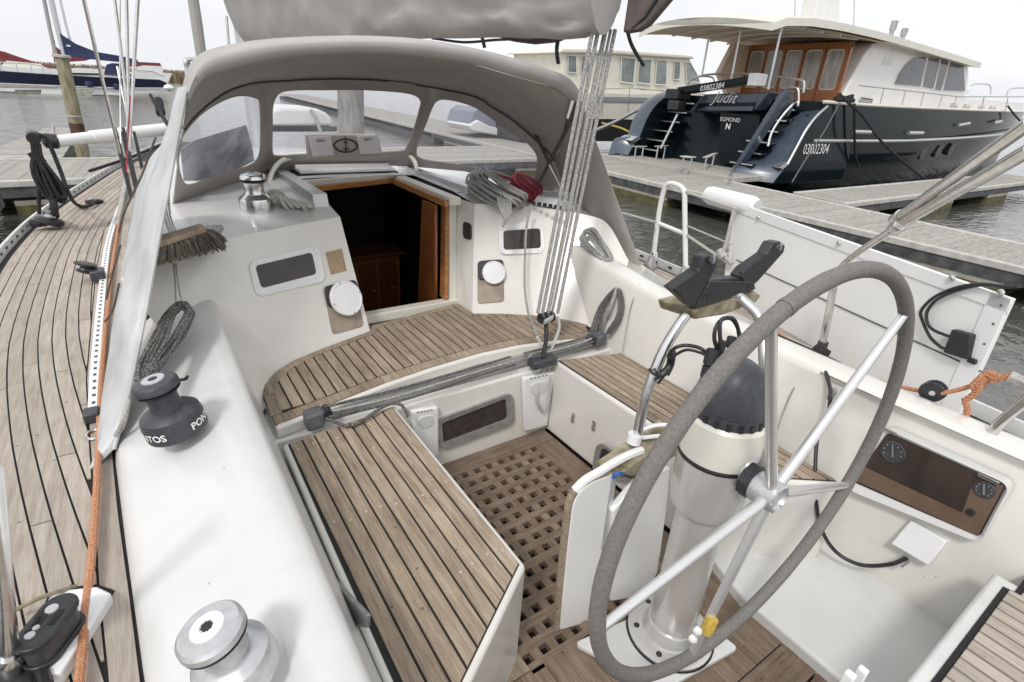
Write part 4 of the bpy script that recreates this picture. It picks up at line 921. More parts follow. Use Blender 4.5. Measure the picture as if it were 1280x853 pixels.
dd = (e-HUB).normalized()
MB().tube([e-dd*.055, e-dd*.03, e-dd*.005], [.0165, .0185, .0165], 12).build('cord_whipping', brass, wh)
for p in ((872, 789), (866, 799)):
    MB().lathe([(.002, -.012), (.011, -.007), (.012, 0), (.011, .007), (.002, .012)], U(*p, y=.485), (0, 1, 0), 12).build('white_bead', whitep, wh)

# ------------------------------------------------------------------ steering pedestal with compass
PX, PY = 1.232, .683
pd = thing('steering_pedestal', (PX, PY, 0), 'stainless steering pedestal with cream drum and black compass dome behind the wheel', 'pedestal')
bp = [U(a, b_, z=.012) for a, b_ in ((716, 806), (783, 748), (866, 752), (923, 812), (868, 856), (765, 880))]
MB().prism([(p.x, p.y, .003) for p in rrect([bp[0], bp[5].lerp(bp[4], .6), bp[3], bp[2].lerp(bp[1], .3)], .08)], (0, 0, .02)).build('base_plate', gel2, pd, bevel=.004)
MB().lathe([(.150, .024), (.150, .027)], (PX, PY, 0), n=40).build('base_seal', caulk, pd)
MB().lathe([(.144, .026), (.144, .034), (.13, .040), (.098, .044), (.09, .052), (.083, .085), (.078, .09)], (PX, PY, 0), n=40).build('flange', polish, pd)
for k in range(6):
    a = 2*PI*k/6+.4; MB().lathe([(.011, 0), (.010, .004), (.001, .005)], (PX+.116*math.cos(a), PY+.116*math.sin(a), .039), n=10).build('bolt', blk, pd)
MB().lathe([(.075, .085), (.074, .30), (.073, .60)], (PX, PY, 0), n=40, cap=False).build('column', polish, pd)
MB().lathe([(.074, .585), (.082, .60), (.100, .61), (.106, .64), (.110, .79)], (PX, PY, 0), n=40).build('collar', polish, pd)
MB().lathe([(.112, .788), (.1135, .792), (.1135, .798), (.112, .801)], (PX, PY, 0), n=40).build('collar_seal', blk, pd)
MB().lathe([(.110, .801), (.112, .83), (.112, .88), (.109, .915), (.10, .925)], (PX, PY, 0), n=40).build('drum', cream, pd)
MB().lathe([(.098, .918), (.1, .935), (.096, .955), (.1, .958), (.1, .965), (.096, .99), (.086, 1.03), (.066, 1.065), (.037, 1.085), (.001, 1.092)], (PX, PY, 0), n=40).build('compass_dome', dgrey, pd)
rb = MB()
for k in range(20):
    a = 2*PI*k/20; d = Vector((math.cos(a), math.sin(a), 0)); rb.obox(Vector((PX, PY, .936))+d*.0985, d*.004, d.cross(zu)*.006, (0, 0, .010))
rb.build('grip_ribs', blk, pd, smooth=0)
sh0 = Vector((PX, PY, .80)); MB().tube([Vector((PX, PY-.08, HUB.z+.045)), HUB+Vector((0, .07, .006)), HUB+Vector((0, .03, 0))], [.034, .030, .026], 16).build('shaft_housing', lgrey, pd)
MB().lathe([(.040, -.014), (.050, -.010), (.050, .012), (.042, .016)], HUB+Vector((-.004, .058, .006)), (0, 1, 0), 9).build('brake_knob', blk, pd)
tubeline('compass_cable', [U(905, 455, y=.72), U(900, 420, y=.74), U(902, 400, y=.75), U(918, 400, y=.74), U(924, 425, y=.73), U(915, 440, y=.72), U(908, 452, y=.72)], .0055, blk, pd)
tubeline('compass_cable', [U(905, 455, y=.74), U(893, 425, y=.76), U(898, 404, y=.77), U(912, 398, y=.77), U(922, 410, y=.75), U(930, 440, y=.72)], .0055, blk, pd)
tubeline('compass_cable', [U(886, 450, y=.80), U(878, 437, y=.82), U(860, 432, y=.86), U(846, 434, y=.88), U(838, 440, y=.9)], .0055, blk, pd)
tubeline('compass_cable', [U(886, 446, y=.78), U(872, 440, y=.82), U(856, 438, y=.86), U(838, 448, y=.9)], .0045, blk, pd)
for px, r in (((890, 447), .020), ((884, 465), .016), ((914, 428), .014), ((902, 432), .012)):
    c = U(*px, y=.75); MB().lathe([(r*.7, -r*1.2), (r, -r), (r, r), (r*.7, r*1.2)], c, (.2, .1, 1), 10).build('cable_plug', blk, pd)

# pedestal guard with wooden pad and two-horned cradle
gd = thing('guard_rail', (1.27, .92, .46), 'bent stainless guard tube carrying a black cradle on a weathered wooden pad', 'guard tube')
YG = .93
gp = [U(790, 592, y=YG), U(797, 545, y=YG), U(806, 500, y=YG), U(820, 460, y=YG), U(834, 430, y=YG), U(852, 402, y=YG), U(872, 378, y=YG), U(900, 362, y=YG), U(925, 372, y=.90), U(928, 410, y=.85), U(945, 480, y=.70)]
MB().tube(spl(gp[:9], 6), .0165, 14).build('tube', chrome, gd, smooth=80)
MB().tube(spl([gp[8], U(950, 400, y=.82), U(955, 450, y=.75), U(956, 520, y=.70), U(956, 600, y=.64)], 6), .0165, 14).build('tube', alu, gd, smooth=80)
MB().lathe([(.024, -.015), (.024, .015)], U(793, 548, y=YG), (.1, 0, 1), 14).build('clamp', whitep, gd)
ca = MB(); ca.tube(spl([U(795, 540, y=YG), U(820, 532, y=.9), U(838, 533, y=.87), U(836, 543, y=.87), U(815, 546, y=.9), U(797, 548, y=YG)], 4), .007, 6); ca.build('clamp_arm', whitep, gd)
MB().tube([U(834, 462, y=YG-.02), U(826, 470, y=YG-.02), U(820, 478, y=YG-.02)], .012, 8).build('cable_tape', blk, gd)
MB().tube(spl([U(812, 462, y=YG), U(818, 468, y=YG-.03), U(826, 470, y=YG-.025)], 4), .005, 6).build('cable_tie', blk, gd)
MB().tube(spl([U(840, 440, y=YG-.01), U(838, 455, y=YG-.01), U(832, 468, y=YG-.015)], 4), .013, 8).build('cable_bundle', blk, gd)
YK = .90
pad_px = [(843, 378), (868, 400), (906, 393), (946, 378), (952, 368), (930, 362), (870, 376), (850, 366)]
padf = [U(a, b_, y=YK) for a, b_ in ((866, 388), (869, 400), (905, 394), (945, 379), (952, 370), (944, 364), (900, 378))]
MB().prism(padf, (-.035, .11, .004)).build('wood_pad', corky, gd, bevel=.006)
pl_ = [U(a, b_, y=YK+.005) for a, b_ in ((867, 384), (900, 374), (944, 361), (938, 345), (893, 350), (880, 358))]
MB().prism(pl_, (-.012, .03, .0)).build('cradle', blk, gd, bevel=.004)
MB().prism([U(a, b_, y=YK-.005) for a, b_ in ((869, 386), (895, 378), (945, 362), (943, 352), (889, 352))], (-.006, .012, .0)).build('cradle_base', blk, gd, bevel=.003)
# left horn (near) and right horn
hl = [U(a, b_, y=YK-.01) for a, b_ in ((841, 362), (867, 385), (897, 333), (896, 325), (888, 319), (880, 322), (875, 338))]
MB().prism(hl, (-.004, .035, .0)).build('horn', blk, gd, bevel=.004)
hr = [U(a, b_, y=YK+.0) for a, b_ in ((936, 362), (948, 352), (980, 316), (982, 307), (976, 302), (968, 304), (960, 318), (934, 336), (926, 346))]
MB().prism(hr, (-.01, .035, .0)).build('horn', blk, gd, bevel=.004)
for px in ((889, 326), (973, 310)):
    c = U(*px, y=YK-.012); MB().lathe([(.012, 0), (.010, .006), (.006, .006), (.005, 0)], c, (0, -1, .2), 14).build('horn_boss', dgrey, gd)
    MB().obox(c+Vector((.002, -.006, .006)), (.0025, 0, 0), (0, .003, 0), (0, 0, .012)).build('slot', lgrey, gd)
for px in ((881, 369), (923, 341), (933, 356)):
    MB().lathe([(.006, 0), (.0055, .002), (.001, .002)], U(*px, y=YK-.007)+Vector((0, -.008, 0)), (0, -1, .3), 10).build('hole', caulk, gd)

# ------------------------------------------------------------------ folded cockpit table in front of the pedestal
tb = thing('cockpit_table', (1.05, .9, 0), 'white folded cockpit table with teak edged leaves standing in front of the pedestal', 'table')
YT = .885
lf = [U(a, b_, y=YT) for a, b_ in ((700, 788), (704, 740), (709, 690), (715, 640), (719, 625), (728, 612), (742, 602), (758, 596), (766, 592), (764, 640), (757, 700), (750, 775))]
MB().prism(lf, (-.004, .028, 0)).build('leaf', wpaint, tb, bevel=.004)
edg = lf[:9]
MB().tube(spl([p+Vector((-.004, .014, 0)) for p in edg], 3), .013, 8).build('teak_edge', teak, tb)
MB().tube(spl([U(a, b_, y=YT)+Vector((0, .014, .0)) for a, b_ in ((722, 617), (735, 604), (752, 594), (768, 584), (786, 574), (806, 566))], 3), .014, 8).build('white_rim', wpaint, tb)
rl = [U(a, b_, y=YT-.02) for a, b_ in ((766, 640), (764, 752), (790, 748), (812, 735), (822, 716), (826, 690), (833, 640), (838, 585), (800, 600))]
MB().prism(rl, (.0, .025, 0)).build('leaf', wpaint, tb, bevel=.004)
MB().prism([U(a, b_, y=YT-.004) for a, b_ in ((757, 690), (752, 688), (765, 600), (771, 598))], (0, .05, 0)).build('spine', lgrey, tb, bevel=.002)
MB().prism([U(a, b_, y=YT-.01) for a, b_ in ((768, 598), (800, 600), (845, 570), (850, 540), (800, 575))], (0, .09, .0)).build('table_top', corky, tb, bevel=.004)
MB().tube(spl([U(766, 597, y=YT-.02), U(772, 592, y=YT-.03), U(779, 593, y=YT-.02)], 3), .006, 6).build('blue_tie', mat('blue_cord', (.03, .12, .45), rough=.7), tb)
MB().tube(spl([U(779, 593, y=YT-.02), U(790, 597, y=YT-.03), U(800, 593, y=YT-.02)], 3), .004, 6).build('black_tie', blk, tb)

# ------------------------------------------------------------------ winches
def winch(loc, rb_, hgt, rt_, mt, label, top_mt, cat='winch', axis=(0, 0, 1), letter=None, group=None, crank=True, rd=None):
    t = thing('winch', loc, label, cat, group); loc = Vector(loc); a = Vector(axis).normalized(); rd = rd or rb_*.62
    MB().lathe([(rb_*1.0, 0), (rb_*1.02, hgt*.06), (rb_*1.0, hgt*.30), (rb_*.97, hgt*.36), (rb_*.80, hgt*.42), (rd*1.05, hgt*.47)], loc, a, 48).build('base', mt, t)
    MB().lathe([(rd*1.0, hgt*.46), (rd*.93, hgt*.52), (rd*.92, hgt*.64), (rd*1.0, hgt*.74), (rd*1.05, hgt*.76)], loc, a, 40).build('drum', mt, t)
    MB().lathe([(rt_*.9, hgt*.76), (rt_, hgt*.79), (rt_*1.0, hgt*.80), (rt_*.9, hgt*.815)], loc, a, 40).build('self_tailer_jaw', blk, t)
    MB().lathe([(rt_*.9, hgt*.82), (rt_*1.02, hgt*.84), (rt_*1.0, hgt*.92), (rt_*.9, hgt*.96), (rt_*.5, hgt*.985)], loc, a, 40).build('top_flange', mt, t)
    MB().lathe([(rt_*.52, hgt*.975), (rt_*.5, hgt*1.0), (rt_*.22, hgt*1.005), (rt_*.2, hgt*.99)], loc, a, 32).build('top_cap', top_mt, t)
    m = MB()
    for k in range(8):
        an = 2*PI*k/8; u = a.orthogonal().normalized(); v = a.cross(u); m.obox(loc+a*(hgt*1.0)+(u*math.cos(an)+v*math.sin(an))*rt_*.12, u*rt_*.045, v*rt_*.045, a*hgt*.012)
    m.lathe([(rt_*.14, hgt*.985), (rt_*.13, hgt*1.008)], loc, a, 16)
    m.build('socket', blk, t)
    return t
W1A = Vector((-.17, .03, 1)).normalized(); W1P = U(223, 537, z=.712)
w1 = winch(W1P, .083, .185, .060, dgrey, 'dark grey self tailing winch with white lettering on the port coaming', lgrey, axis=W1A, rd=.045)
def wrap(P, A, z0, r, a0):
    u = Vector((1, 0, 0)); u = (u-A*u.dot(A)).normalized(); v = A.cross(u)
    return lambda x, y: P+A*(z0+y)+u*(r*math.cos(a0+x/r))+v*(r*math.sin(a0+x/r))
for a0 in (R(-150), R(-20)):
    text_mesh('PONTOS', .031, wrap(W1P, W1A, .030, .0858, a0), 'lettering', white_t, w1, sub=2, bold=.0008)
MB().tube(spl([W1P+W1A*.15+Vector((.045, .03, 0)), W1P+W1A*.15+Vector((.072, .035, -.004)), W1P+W1A*.15+Vector((.08, .03, .006))], 3), .005, 6).build('stripper_arm', blk, w1)
w2 = winch(U(302, 838, z=.722), .068, .142, .055, lgrey, 'silver self tailing winch with white top on the port coaming near the stern', whitep, axis=(-.24, .02, 1), rd=.040)
w3p = U(322, 265, z=1.055)
w3 = winch(w3p, .082, .20, .062, chrome, 'small chrome halyard winch on the cabin top beside the hatch rail', lgrey)
m = MB()
for k in range(5): rope(m, [w3p+Vector((.06+.02*k, -.02+.012*k, .06-.01*k)), w3p+Vector((.10+.022*k, -.03, .09-.012*k)), w3p+Vector((.13+.03*k, -.05-.01*k, .03)), w3p+Vector((.15+.035*k, -.03+.02*k, .012))], .011, 4)
for k in range(4):
    c = w3p+Vector((.10, .02, .05)); rr = .035+.006*k; m.tube([c+Vector((rr*math.cos(a+k), .01*k+.01*math.sin(3*a), rr*math.sin(a+k)*.8)) for a in [2*PI*i/14 for i in range(14)]], .010, 6, closed=True)
for k in range(7): rope(m, [w3p+Vector((.16, -.02, .03)), w3p+Vector((.20+.01*k, -.03-.012*k+.03, .035)), w3p+Vector((.22+.012*k, -.10+.02*k, .012))], .008, 4)
m = m.build('rope_end', ropegr, None); tag(m, 'green flecked rope tail heaped beside the chrome cabin top winch', 'rope')
# ------------------------------------------------------------------ deck brush, coils on the coachroof and coaming
bz = 1.02
br = thing('deck_brush', U(240, 312, z=bz), 'worn deck brush with stiff grey bristles lying on the port cabin top', 'brush')
bq = [U(a, b_, z=bz+.07) for a, b_ in ((196, 303), (252, 286), (259, 291), (200, 311))]
MB().prism(bq, (0, 0, .025)).build('brush_head', teak, br, bevel=.006)
m = MB()
for k in range(1100):
    s, t = random.random(), random.random(); p = bq[0].lerp(bq[1], s).lerp(bq[3].lerp(bq[2], s), t); q0_ = U(194+88*s+random.uniform(-3, 3), 333-20*s+random.uniform(-5, 3)-14*(1-t), z=bz+.002)
    m.tube([p, p.lerp(q0_, .5)+Vector((0, 0, .015)), q0_], [.0035, .003, .0018], 3, cap=False)
m.build('bristles', bristle, br, smooth=0)['kind'] = 'stuff'
for px in (207, 211): 
    tubeline('handle', [U(px-2, 240, y=2.95), U(px, 270, y=2.8), U(px+9, 296, y=2.66)], .010, steel if px > 208 else wpaint, br)
def coil(name, pts_fn, n, r, mt, label, cat='rope coil', jit=.012):
    m = MB()
    for k in range(n):
        o = Vector((random.uniform(-jit, jit), random.uniform(-jit, jit), random.uniform(-jit, jit)))
        P = pts_fn(random.random()); m.tube(spl([p+o+Vector((random.uniform(-1, 1), random.uniform(-1, 1), random.uniform(-1, 1)))*jit*.35 for p in P], 4, True), r, 6, closed=True)
    return tag(m.build(name, mt, None), label, cat)
def c1(t):
    return [U(222+6*t, 381, y=2.20), U(234, 383+5*t, y=2.18), U(237, 394, y=2.15), U(226, 415, y=2.06), U(208, 440, y=1.96), U(188, 466, y=1.85), U(176+5*t, 476, y=1.81), U(178+8*t, 455, y=1.89), U(192+10*t, 425, y=2.0), U(207+6*t, 398, y=2.13)]
coil('rope_coil', c1, 15, .0056, roped, 'dark flecked rope coil hanging on the port coaming beside the grey winch', jit=.013)
m = MB(); rope(m, [U(217, 330, y=2.5), U(219, 355, y=2.36), U(220, 383, y=2.2)], .0028); rope(m, [U(220, 330, y=2.5), U(222, 350, y=2.36), U(228, 383, y=2.2)], .0028)
tag(m.build('lanyard', ropeg, None), 'thin flecked lanyard holding the port rope coil below the brush', 'line')
def c2(t):
    a, s = U(592, 215, y=2.95), .0
    return [U(590+10*t, 213+4*t, z=1.16), U(610, 218+12*t, z=1.17), U(632, 236+8*t, z=1.15), U(650, 246+6*t, z=1.11), U(646-6*t, 258-4*t, z=1.07), U(622, 252-10*t, z=1.10), U(600, 240-10*t, z=1.13), U(590, 226, z=1.15)]
coil('rope_coil', c2, 17, .0095, ropeg, 'thick grey rope coil heaped on the starboard cabin top by the hatch rail', jit=.032)
m = MB()
for k in range(5): rope(m, [U(622+3*k, 240, z=1.14), U(624+3.5*k, 256, y=2.58), U(629+2*k, 268, y=2.52), U(632-k, 276+2*k, y=2.50)], .0075)
tag(m.build('rope_bight', ropeg, None), 'short grey rope bights drooping over the starboard bulkhead window', 'rope')
MB_c = MB(); cc = U(604, 222, z=1.15); MB_c.obox(cc, (.03, .0, 0), (0, .03, 0), (0, 0, .035)); tag(MB_c.build('clutch', lgrey, None, bevel=.01), 'small silver rope clutch under the thick grey coil', 'clutch')
def c3(t): return [U(646, 222, z=1.14), U(662, 227+4*t, z=1.14), U(672, 236+4*t, z=1.12), U(668, 246, z=1.09), U(655, 240+6*t, z=1.09), U(645, 230+5*t, z=1.12)]
coil('rope_coil', c3, 14, .009, roper, 'red rope coil tucked beneath the starboard sprayhood window', jit=.028)
m = MB(); rope(m, [U(618, 218, z=1.15), U(632, 222, z=1.15), U(648, 226, z=1.14)], .009); tag(m.build('red_line', roper, None), 'red line end leading forward from the red coil', 'rope')
def c4(t): return [U(731, 290, y=2.40), U(741, 290+3*t, y=2.37), U(752, 306, y=2.28), U(762, 322, y=2.20), U(758, 326, y=2.19), U(745, 318, y=2.26), U(733, 305, y=2.35), U(728, 296, y=2.4)]
coil('rope_coil', c4, 8, .006, ropeg, 'grey rope coil hanging inside the starboard coaming at the sprayhood edge', jit=.016)

# ------------------------------------------------------------------ port side deck gear
t0 = thing('genoa_track', (-.29, 3.6, ZD), 'white genoa track with dark holes running along the port side deck', 'track')
tp = [U(117, 515, z=ZD+.02), U(122, 426, z=ZD+.02), U(132, 325, z=ZD+.02), U(139, 290, z=ZD+.02), U(150, 258, z=ZD+.02)]
tps = spl(tp, 8)
m = MB(); m.loft([[p+Vector((-.018, 0, -.02)), p+Vector((.018, 0, -.02)), p+Vector((.018, 0, .006)), p+Vector((-.018, 0, .006))] for p in tps], cap=True); m.build('rail', whitep, t0, bevel=.002)
m = MB()
for p in resample(tp, 64): m.obox(p+Vector((0, 0, .0065)), (.005, 0, 0), (0, .009, 0), (0, 0, .0008))
m.build('holes', blk, t0, smooth=0)['kind'] = 'stuff'
p = U(115, 519, z=ZD+.02); MB().obox(p, (.024, 0, 0), (0, .03, 0), (0, 0, .02)).build('end_stop', dgrey, t0, bevel=.006)
gc = thing('lead_block', U(118, 338, z=ZD+.04), 'black genoa lead block sitting on the white track', 'block')
c = U(122, 343, z=ZD+.045); MB().obox(c, (.035, 0, 0), (0, .05, 0), (0, 0, .03)).build('slider', dgrey, gc, bevel=.008)
c2_ = U(108, 335, z=ZD+.08); 
for dz in (-.022, .022): MB().lathe([(.045, -.008), (.055, -.004), (.055, .004), (.045, .008)], c2_+Vector((0, 0, dz)), (.35, .1, 1), 18).build('cheek', blk, gc)
MB().lathe([(.04, -.02), (.03, 0), (.04, .02)], c2_, (.35, .1, 1), 16).build('sheave', dgrey, gc)
# orange furling line along the deck
op = [(98, 858), (103, 810), (106, 770), (112, 720), (115, 690), (119, 640), (122, 590), (124, 540), (126, 480), (131, 420), (136, 370), (142, 320), (150, 270), (156, 235), (160, 215)]
m = MB(); rope(m, [U(a, b_, z=ZD+.025 if b_ > 560 else ZD+.02) for a, b_ in op], .0098, 5, 8); tag(m.build('furling_line', ropeo, None), 'orange furling line running along the port side deck', 'line')
m = MB(); rope(m, [U(a, b_, z=ZD+.02) for a, b_ in ((146, 282), (150, 262), (155, 240), (158, 222))], .02, 4); 
tag(m.build('white_sheet', ropew, None), 'white sheet bunched at the forward end of the genoa track', 'rope')
# padeye ring at the skirt tip
m = MB(); c = U(118, 543, z=ZD+.006); m.tube([c+Vector((.022*math.cos(a), .03*math.sin(a), 0)) for a in [2*PI*k/20 for k in range(20)]], .005, 6, closed=True)
tag(m.build('deck_ring', steel, None), 'small steel ring on the port deck behind the track end', 'ring')
m = MB(); rope(m, [U(144, 545, z=.62), U(156, 520, z=.70), U(161, 500, z=.74), U(155, 530, z=.66), U(142, 552, z=.58)], .006); tag(m.build('skirt_lashing', ropew, None), 'loose pale lashing at the aft tip of the sprayhood skirt', 'lashing')

# stern turning block on its white wedge plate
tbk = thing('turning_block', U(58, 785, z=ZD), 'large black turning block bolted to a white wedge plate on the port deck', 'block')
wpx = [(30, 818), (31, 832), (62, 845), (76, 841), (108, 790), (139, 741), (121, 732.5), (87, 736), (62, 745), (40, 780)]
MB().prism([U(a, b_, z=ZD+.03)-Vector((0, 0, .034)) for a, b_ in wpx], (0, 0, .034)).build('wedge_plate', whitep, tbk, bevel=.006, seg=3)
MB().prism([U(a, b_, z=ZD+.004)-Vector((0, 0, .003)) for a, b_ in [(29, 818), (30, 834), (62, 847.5), (78, 843), (111, 790), (143, 738), (121, 730.5), (86, 734), (60, 744)]], (0, 0, .003)).build('bedding', caulk, tbk, smooth=0)
def stad(p, q, r, z, n=10):
    p, q = Vector(p), Vector(q); d = (q-p); d.z = 0; d.normalize(); u = Vector((-d.y, d.x, 0)); out = []
    for k in range(n+1):
        a = PI*k/n; out.append(q+u*(r*math.cos(a))+d*(r*math.sin(a)))
    for k in range(n+1):
        a = PI*k/n; out.append(p-u*(r*math.cos(a))-d*(r*math.sin(a)))
    return [Vector((v.x, v.y, z)) for v in out]
pa_, pb_ = U(42, 794, z=ZD+.10), U(72, 757, z=ZD+.10)
MB().prism(stad(pa_, pb_, .034, ZD+.03), (0, 0, .012)).build('cheek', blk, tbk, bevel=.003)
MB().prism(stad(pa_, pb_, .027, ZD+.042), (0, 0, .04)).build('sheave', dgrey, tbk)
ck = MB().prism(stad(pa_, pb_, .035, ZD+.085), (0, 0, .013)).build('cheek', blk, tbk, bevel=.003)
for s, r in ((.05, .010), (.30, .007), (.95, .013)):
    p = pa_.lerp(pb_, s); MB().lathe([(r, 0), (r*.9, .004), (.001, .004)], Vector((p.x-.008, p.y, ZD+.097)), n=14).build('bolt', lgrey, ck)
for s, o in ((.55, .012), (.62, -.014), (.8, .02), (.35, .016)):
    p = pa_.lerp(pb_, s); d = (pb_-pa_).normalized(); u = Vector((-d.y, d.x, 0)); MB().obox(Vector((p.x, p.y, ZD+.0985))+u*o, d*.018, u*.006, (0, 0, .0006)).build('slot', caulk, ck, smooth=0)
m = MB(); rope(m, [U(10, 768, z=ZD+.03), U(40, 752, z=ZD+.05), U(60, 744, z=ZD+.05), U(95, 733, z=ZD+.02)], .005); tag(m.build('thin_line', corky, None), 'thin brown line lying across the port deck behind the turning block', 'line')
# port stern stanchion
stn = thing('stanchion', U(13, 845, z=ZD), 'stainless stanchion at the port stern corner with a collar at its foot', 'stanchion')
p0, p1 = U(14, 838, z=ZD+.02), U(-12, 590, y=1.02)
MB().tube([p0, p0.lerp(p1, .5), p1], .0165, 14).build('tube', steel, stn)
MB().lathe([(.024, 0), (.026, .01), (.026, .05), (.022, .06)], p0+Vector((0, 0, .0)), (p1-p0), 18).build('collar', chrome, stn)
MB().obox(p0+Vector((-.02, -.01, -.012)), (.06, 0, 0), (0, .05, 0), (0, 0, .014)).build('foot', blk, stn, bevel=.006)
m = MB(); rope(m, [p0+Vector((.03, -.01, .0)), U(36, 824, z=ZD+.03), U(52, 836, z=ZD+.03), U(58, 856, z=ZD+.03)], .012); tag(m.build('black_strap', blk, None), 'black strap curling round the foot of the port stern stanchion', 'strap')
# rope bundle hung on the port rail, mid-deck block, whisker pole, shrouds
YB = 5.2
stn2 = thing('stanchion', U(50, 262, z=ZD), 'slim steel stanchion behind the black rope bundle on the port deck edge', 'stanchion')
MB().tube([U(49, 268, y=YB), U(48, 215, y=YB), U(45, 165, y=YB)], .012, 8).build('tube', ropek, stn2)
MB().lathe([(.04, -.03), (.045, 0), (.04, .03)], U(42, 172, y=YB), (0, 1, .2), 12).build('head_fitting', blk, stn2)
m = MB()
for k in range(11):
    o = Vector((random.uniform(-.05, .05), random.uniform(-.05, .05), random.uniform(-.03, .03))); s = random.uniform(-5, 5)
    rope(m, [U(41, 176, y=YB)+o*.2, U(44, 195, y=YB)+o*.3, U(50+s, 218, y=YB)+o, U(66+s, 246, y=YB)+o, U(74+s, 245, y=YB)+o, U(66+s, 228, y=YB)+o, U(50, 200, y=YB)+o*.4, U(47, 180, y=YB)+o*.2], .011)
m.tube([U(40, 190, y=YB), U(52, 204, y=YB)], .035, 8)
rbd = tag(m.build('rope_bundle', ropek, None), 'black rope bundle hung from the guard rail above the port deck edge', 'rope bundle')
m = MB(); rope(m, [U(48, 168, y=YB), U(58, 174, y=YB), U(66, 190, y=YB), U(76, 215, y=YB), U(86, 242, y=YB), U(96, 256, z=ZD+.03), U(110, 258, z=ZD+.03), U(122, 251, z=ZD+.03)], .014, 6, 8)
m.lathe([(.07, 0), (.07, .015), (.03, .02)], U(118, 253, z=ZD+.01), n=16); tag(m.build('black_line', ropek, None), 'black line curving down from the rail to a coil on the port deck', 'line')
db = thing('snatch_block', U(60, 275, z=ZD), 'black snatch block lying at the toe rail on the port deck', 'block')
c = U(62, 277, z=ZD+.06); MB().lathe([(.07, -.03), (.09, -.015), (.09, .015), (.07, .03)], c, (.3, .2, 1), 18).build('cheek', blk, db); MB().lathe([(.035, .03), (.035, .045), (.01, .05)], c, (.3, .2, 1), 14).build('cap', lgrey, db)
MB().tube([U(40, 280, z=ZD+.05), U(50, 279, z=ZD+.06), c], .03, 8).build('strop', ropek, db)
tubeline('strop', [U(66, 248, y=YB), U(68, 262, y=5.1), U(70, 270, z=ZD+.06)], .025, ropek, db)
pole = thing('whisker_pole', U(140, 170, y=8.5), 'white whisker pole with black end lying across beyond the shrouds', 'pole')
a, b_ = U(70, 177, y=8.2), U(222, 160, y=9.0)
MB().tube([a, a.lerp(b_, .25), a.lerp(b_, .26), b_], [.066, .066, .078, .075], 14).build('tube', wpaint, pole)
MB().tube([U(52, 176, y=8.2), U(56, 176, y=8.2), U(72, 177, y=8.2), U(73, 177, y=8.2)], [.04, .08, .08, .065], 12).build('end_fitting', blk, pole)
YS = 6.5
for lab, pts, r, mt in (('pale wire shroud leaning outward at the left of the mast shrouds', ((104, -4, 5.6), (128, 100, 6.2), (150, 192, YS)), .014, steel),
                    ('wire shroud of the port rig ending at the middle chain plate', ((143, -4, YS), (152, 70, YS), (161, 150, YS), (161, 200, YS)), .013, steel),
                    ('thin vertical wire of the port rig', ((150, -4, YS+.4), (150, 100, YS+.4), (151, 190, YS+.1)), .006, steel),
                    ('grey shroud of the port rig running straight up', ((158, -4, YS), (160, 100, YS), (160, 195, YS)), .014, steel),
                    ('shroud of the port rig with a reddish line along its lower end', ((172.5, -4, YS), (167, 90, YS), (161, 190, YS)), .015, steel),
                    ('lower shroud of the port rig reaching aft to its own chain plate', ((147, 85, YS+.5), (160, 150, YS+.3), (174, 194, YS+.2)), .010, steel)):
    s = thing('shroud', U(155, 205, y=YS), lab, 'shroud'); Q = [U(a, b_, y=c) for a, b_, c in pts]; MB().tube([Q[0]+(Q[0]-Q[1]).normalized()*(7 if len(pts) > 2 and pts[0][1] < 0 else 0.01)]+Q, r, 8).build('wire', mt, s)
    e = pts[-1]; q = U(e[0], e[1], y=e[2]); MB().tube([q+Vector((0, 0, .22)), q, Vector((q.x, q.y, ZD))], [.013, .016, .013], 8).build('turnbuckle', dgrey, s)
m = MB(); rope(m, [U(163, 120, y=YS-.05), U(160, 170, y=YS-.05), U(158, 215, y=YS-.3)], .006); tag(m.build('red_line', roper, None), 'reddish line tied along the port shroud', 'line')
m = MB(); rope(m, [U(112, 214, y=7), U(160, 198, y=7.5), U(205, 180, y=8)], .016); tag(m.build('mooring_line', ropek, None), 'black mooring line stretched from the port deck towards the bow', 'mooring line')
m = MB(); rope(m, [U(188, 119, y=6), U(194, 130, y=5.6), U(199, 135, y=5.3), U(203, 145, y=5), U(211, 158, y=4.6), U(217, 165, y=4.3)], .015); m.tube([U(198, 126, y=5.4), U(201, 142, y=5.2)], .032, 8)
tag(m.build('rope_tail', ropek, None), 'knotted black rope tail sticking up beside the sprayhood', 'rope')
fs_ = thing('furled_genoa', (1.2, 11.5, 1), 'rolled grey headsail standing upright beyond the sprayhood', 'furled sail')
fy = 11.5
MB().tube([U(255, 90, y=fy), U(252, 72, y=fy), U(246, 30, y=fy), U(240, -10, y=fy), U(225, -120, y=fy)], [.06, .085, .09, .085, .08], 10).build('roll', sailc, fs_)
pr = thing('pulpit', (1.2, 11.8, .6), 'small stainless bow rail peeping out left of the sprayhood', 'bow rail')
tubeline('rail_tube', [U(234, 95, y=10.5), U(233, 85, y=10.5), U(232, 76, y=10.5), U(238, 74.5, y=10.6), U(244, 74, y=10.8)], .03, steel, pr)
tubeline('rail_tube', [U(238, 92, y=10.8), U(237, 84, y=10.8), U(235, 76, y=10.6)], .025, steel, pr)
tw = MB().tube([U(283, 20, y=6.2), U(286, 60, y=6.2), U(290, 90, y=6.2)], .012, 6); tag(tw.build('topping_wire', steel, None), 'thin wire beside the front end of the sail cover', 'wire')

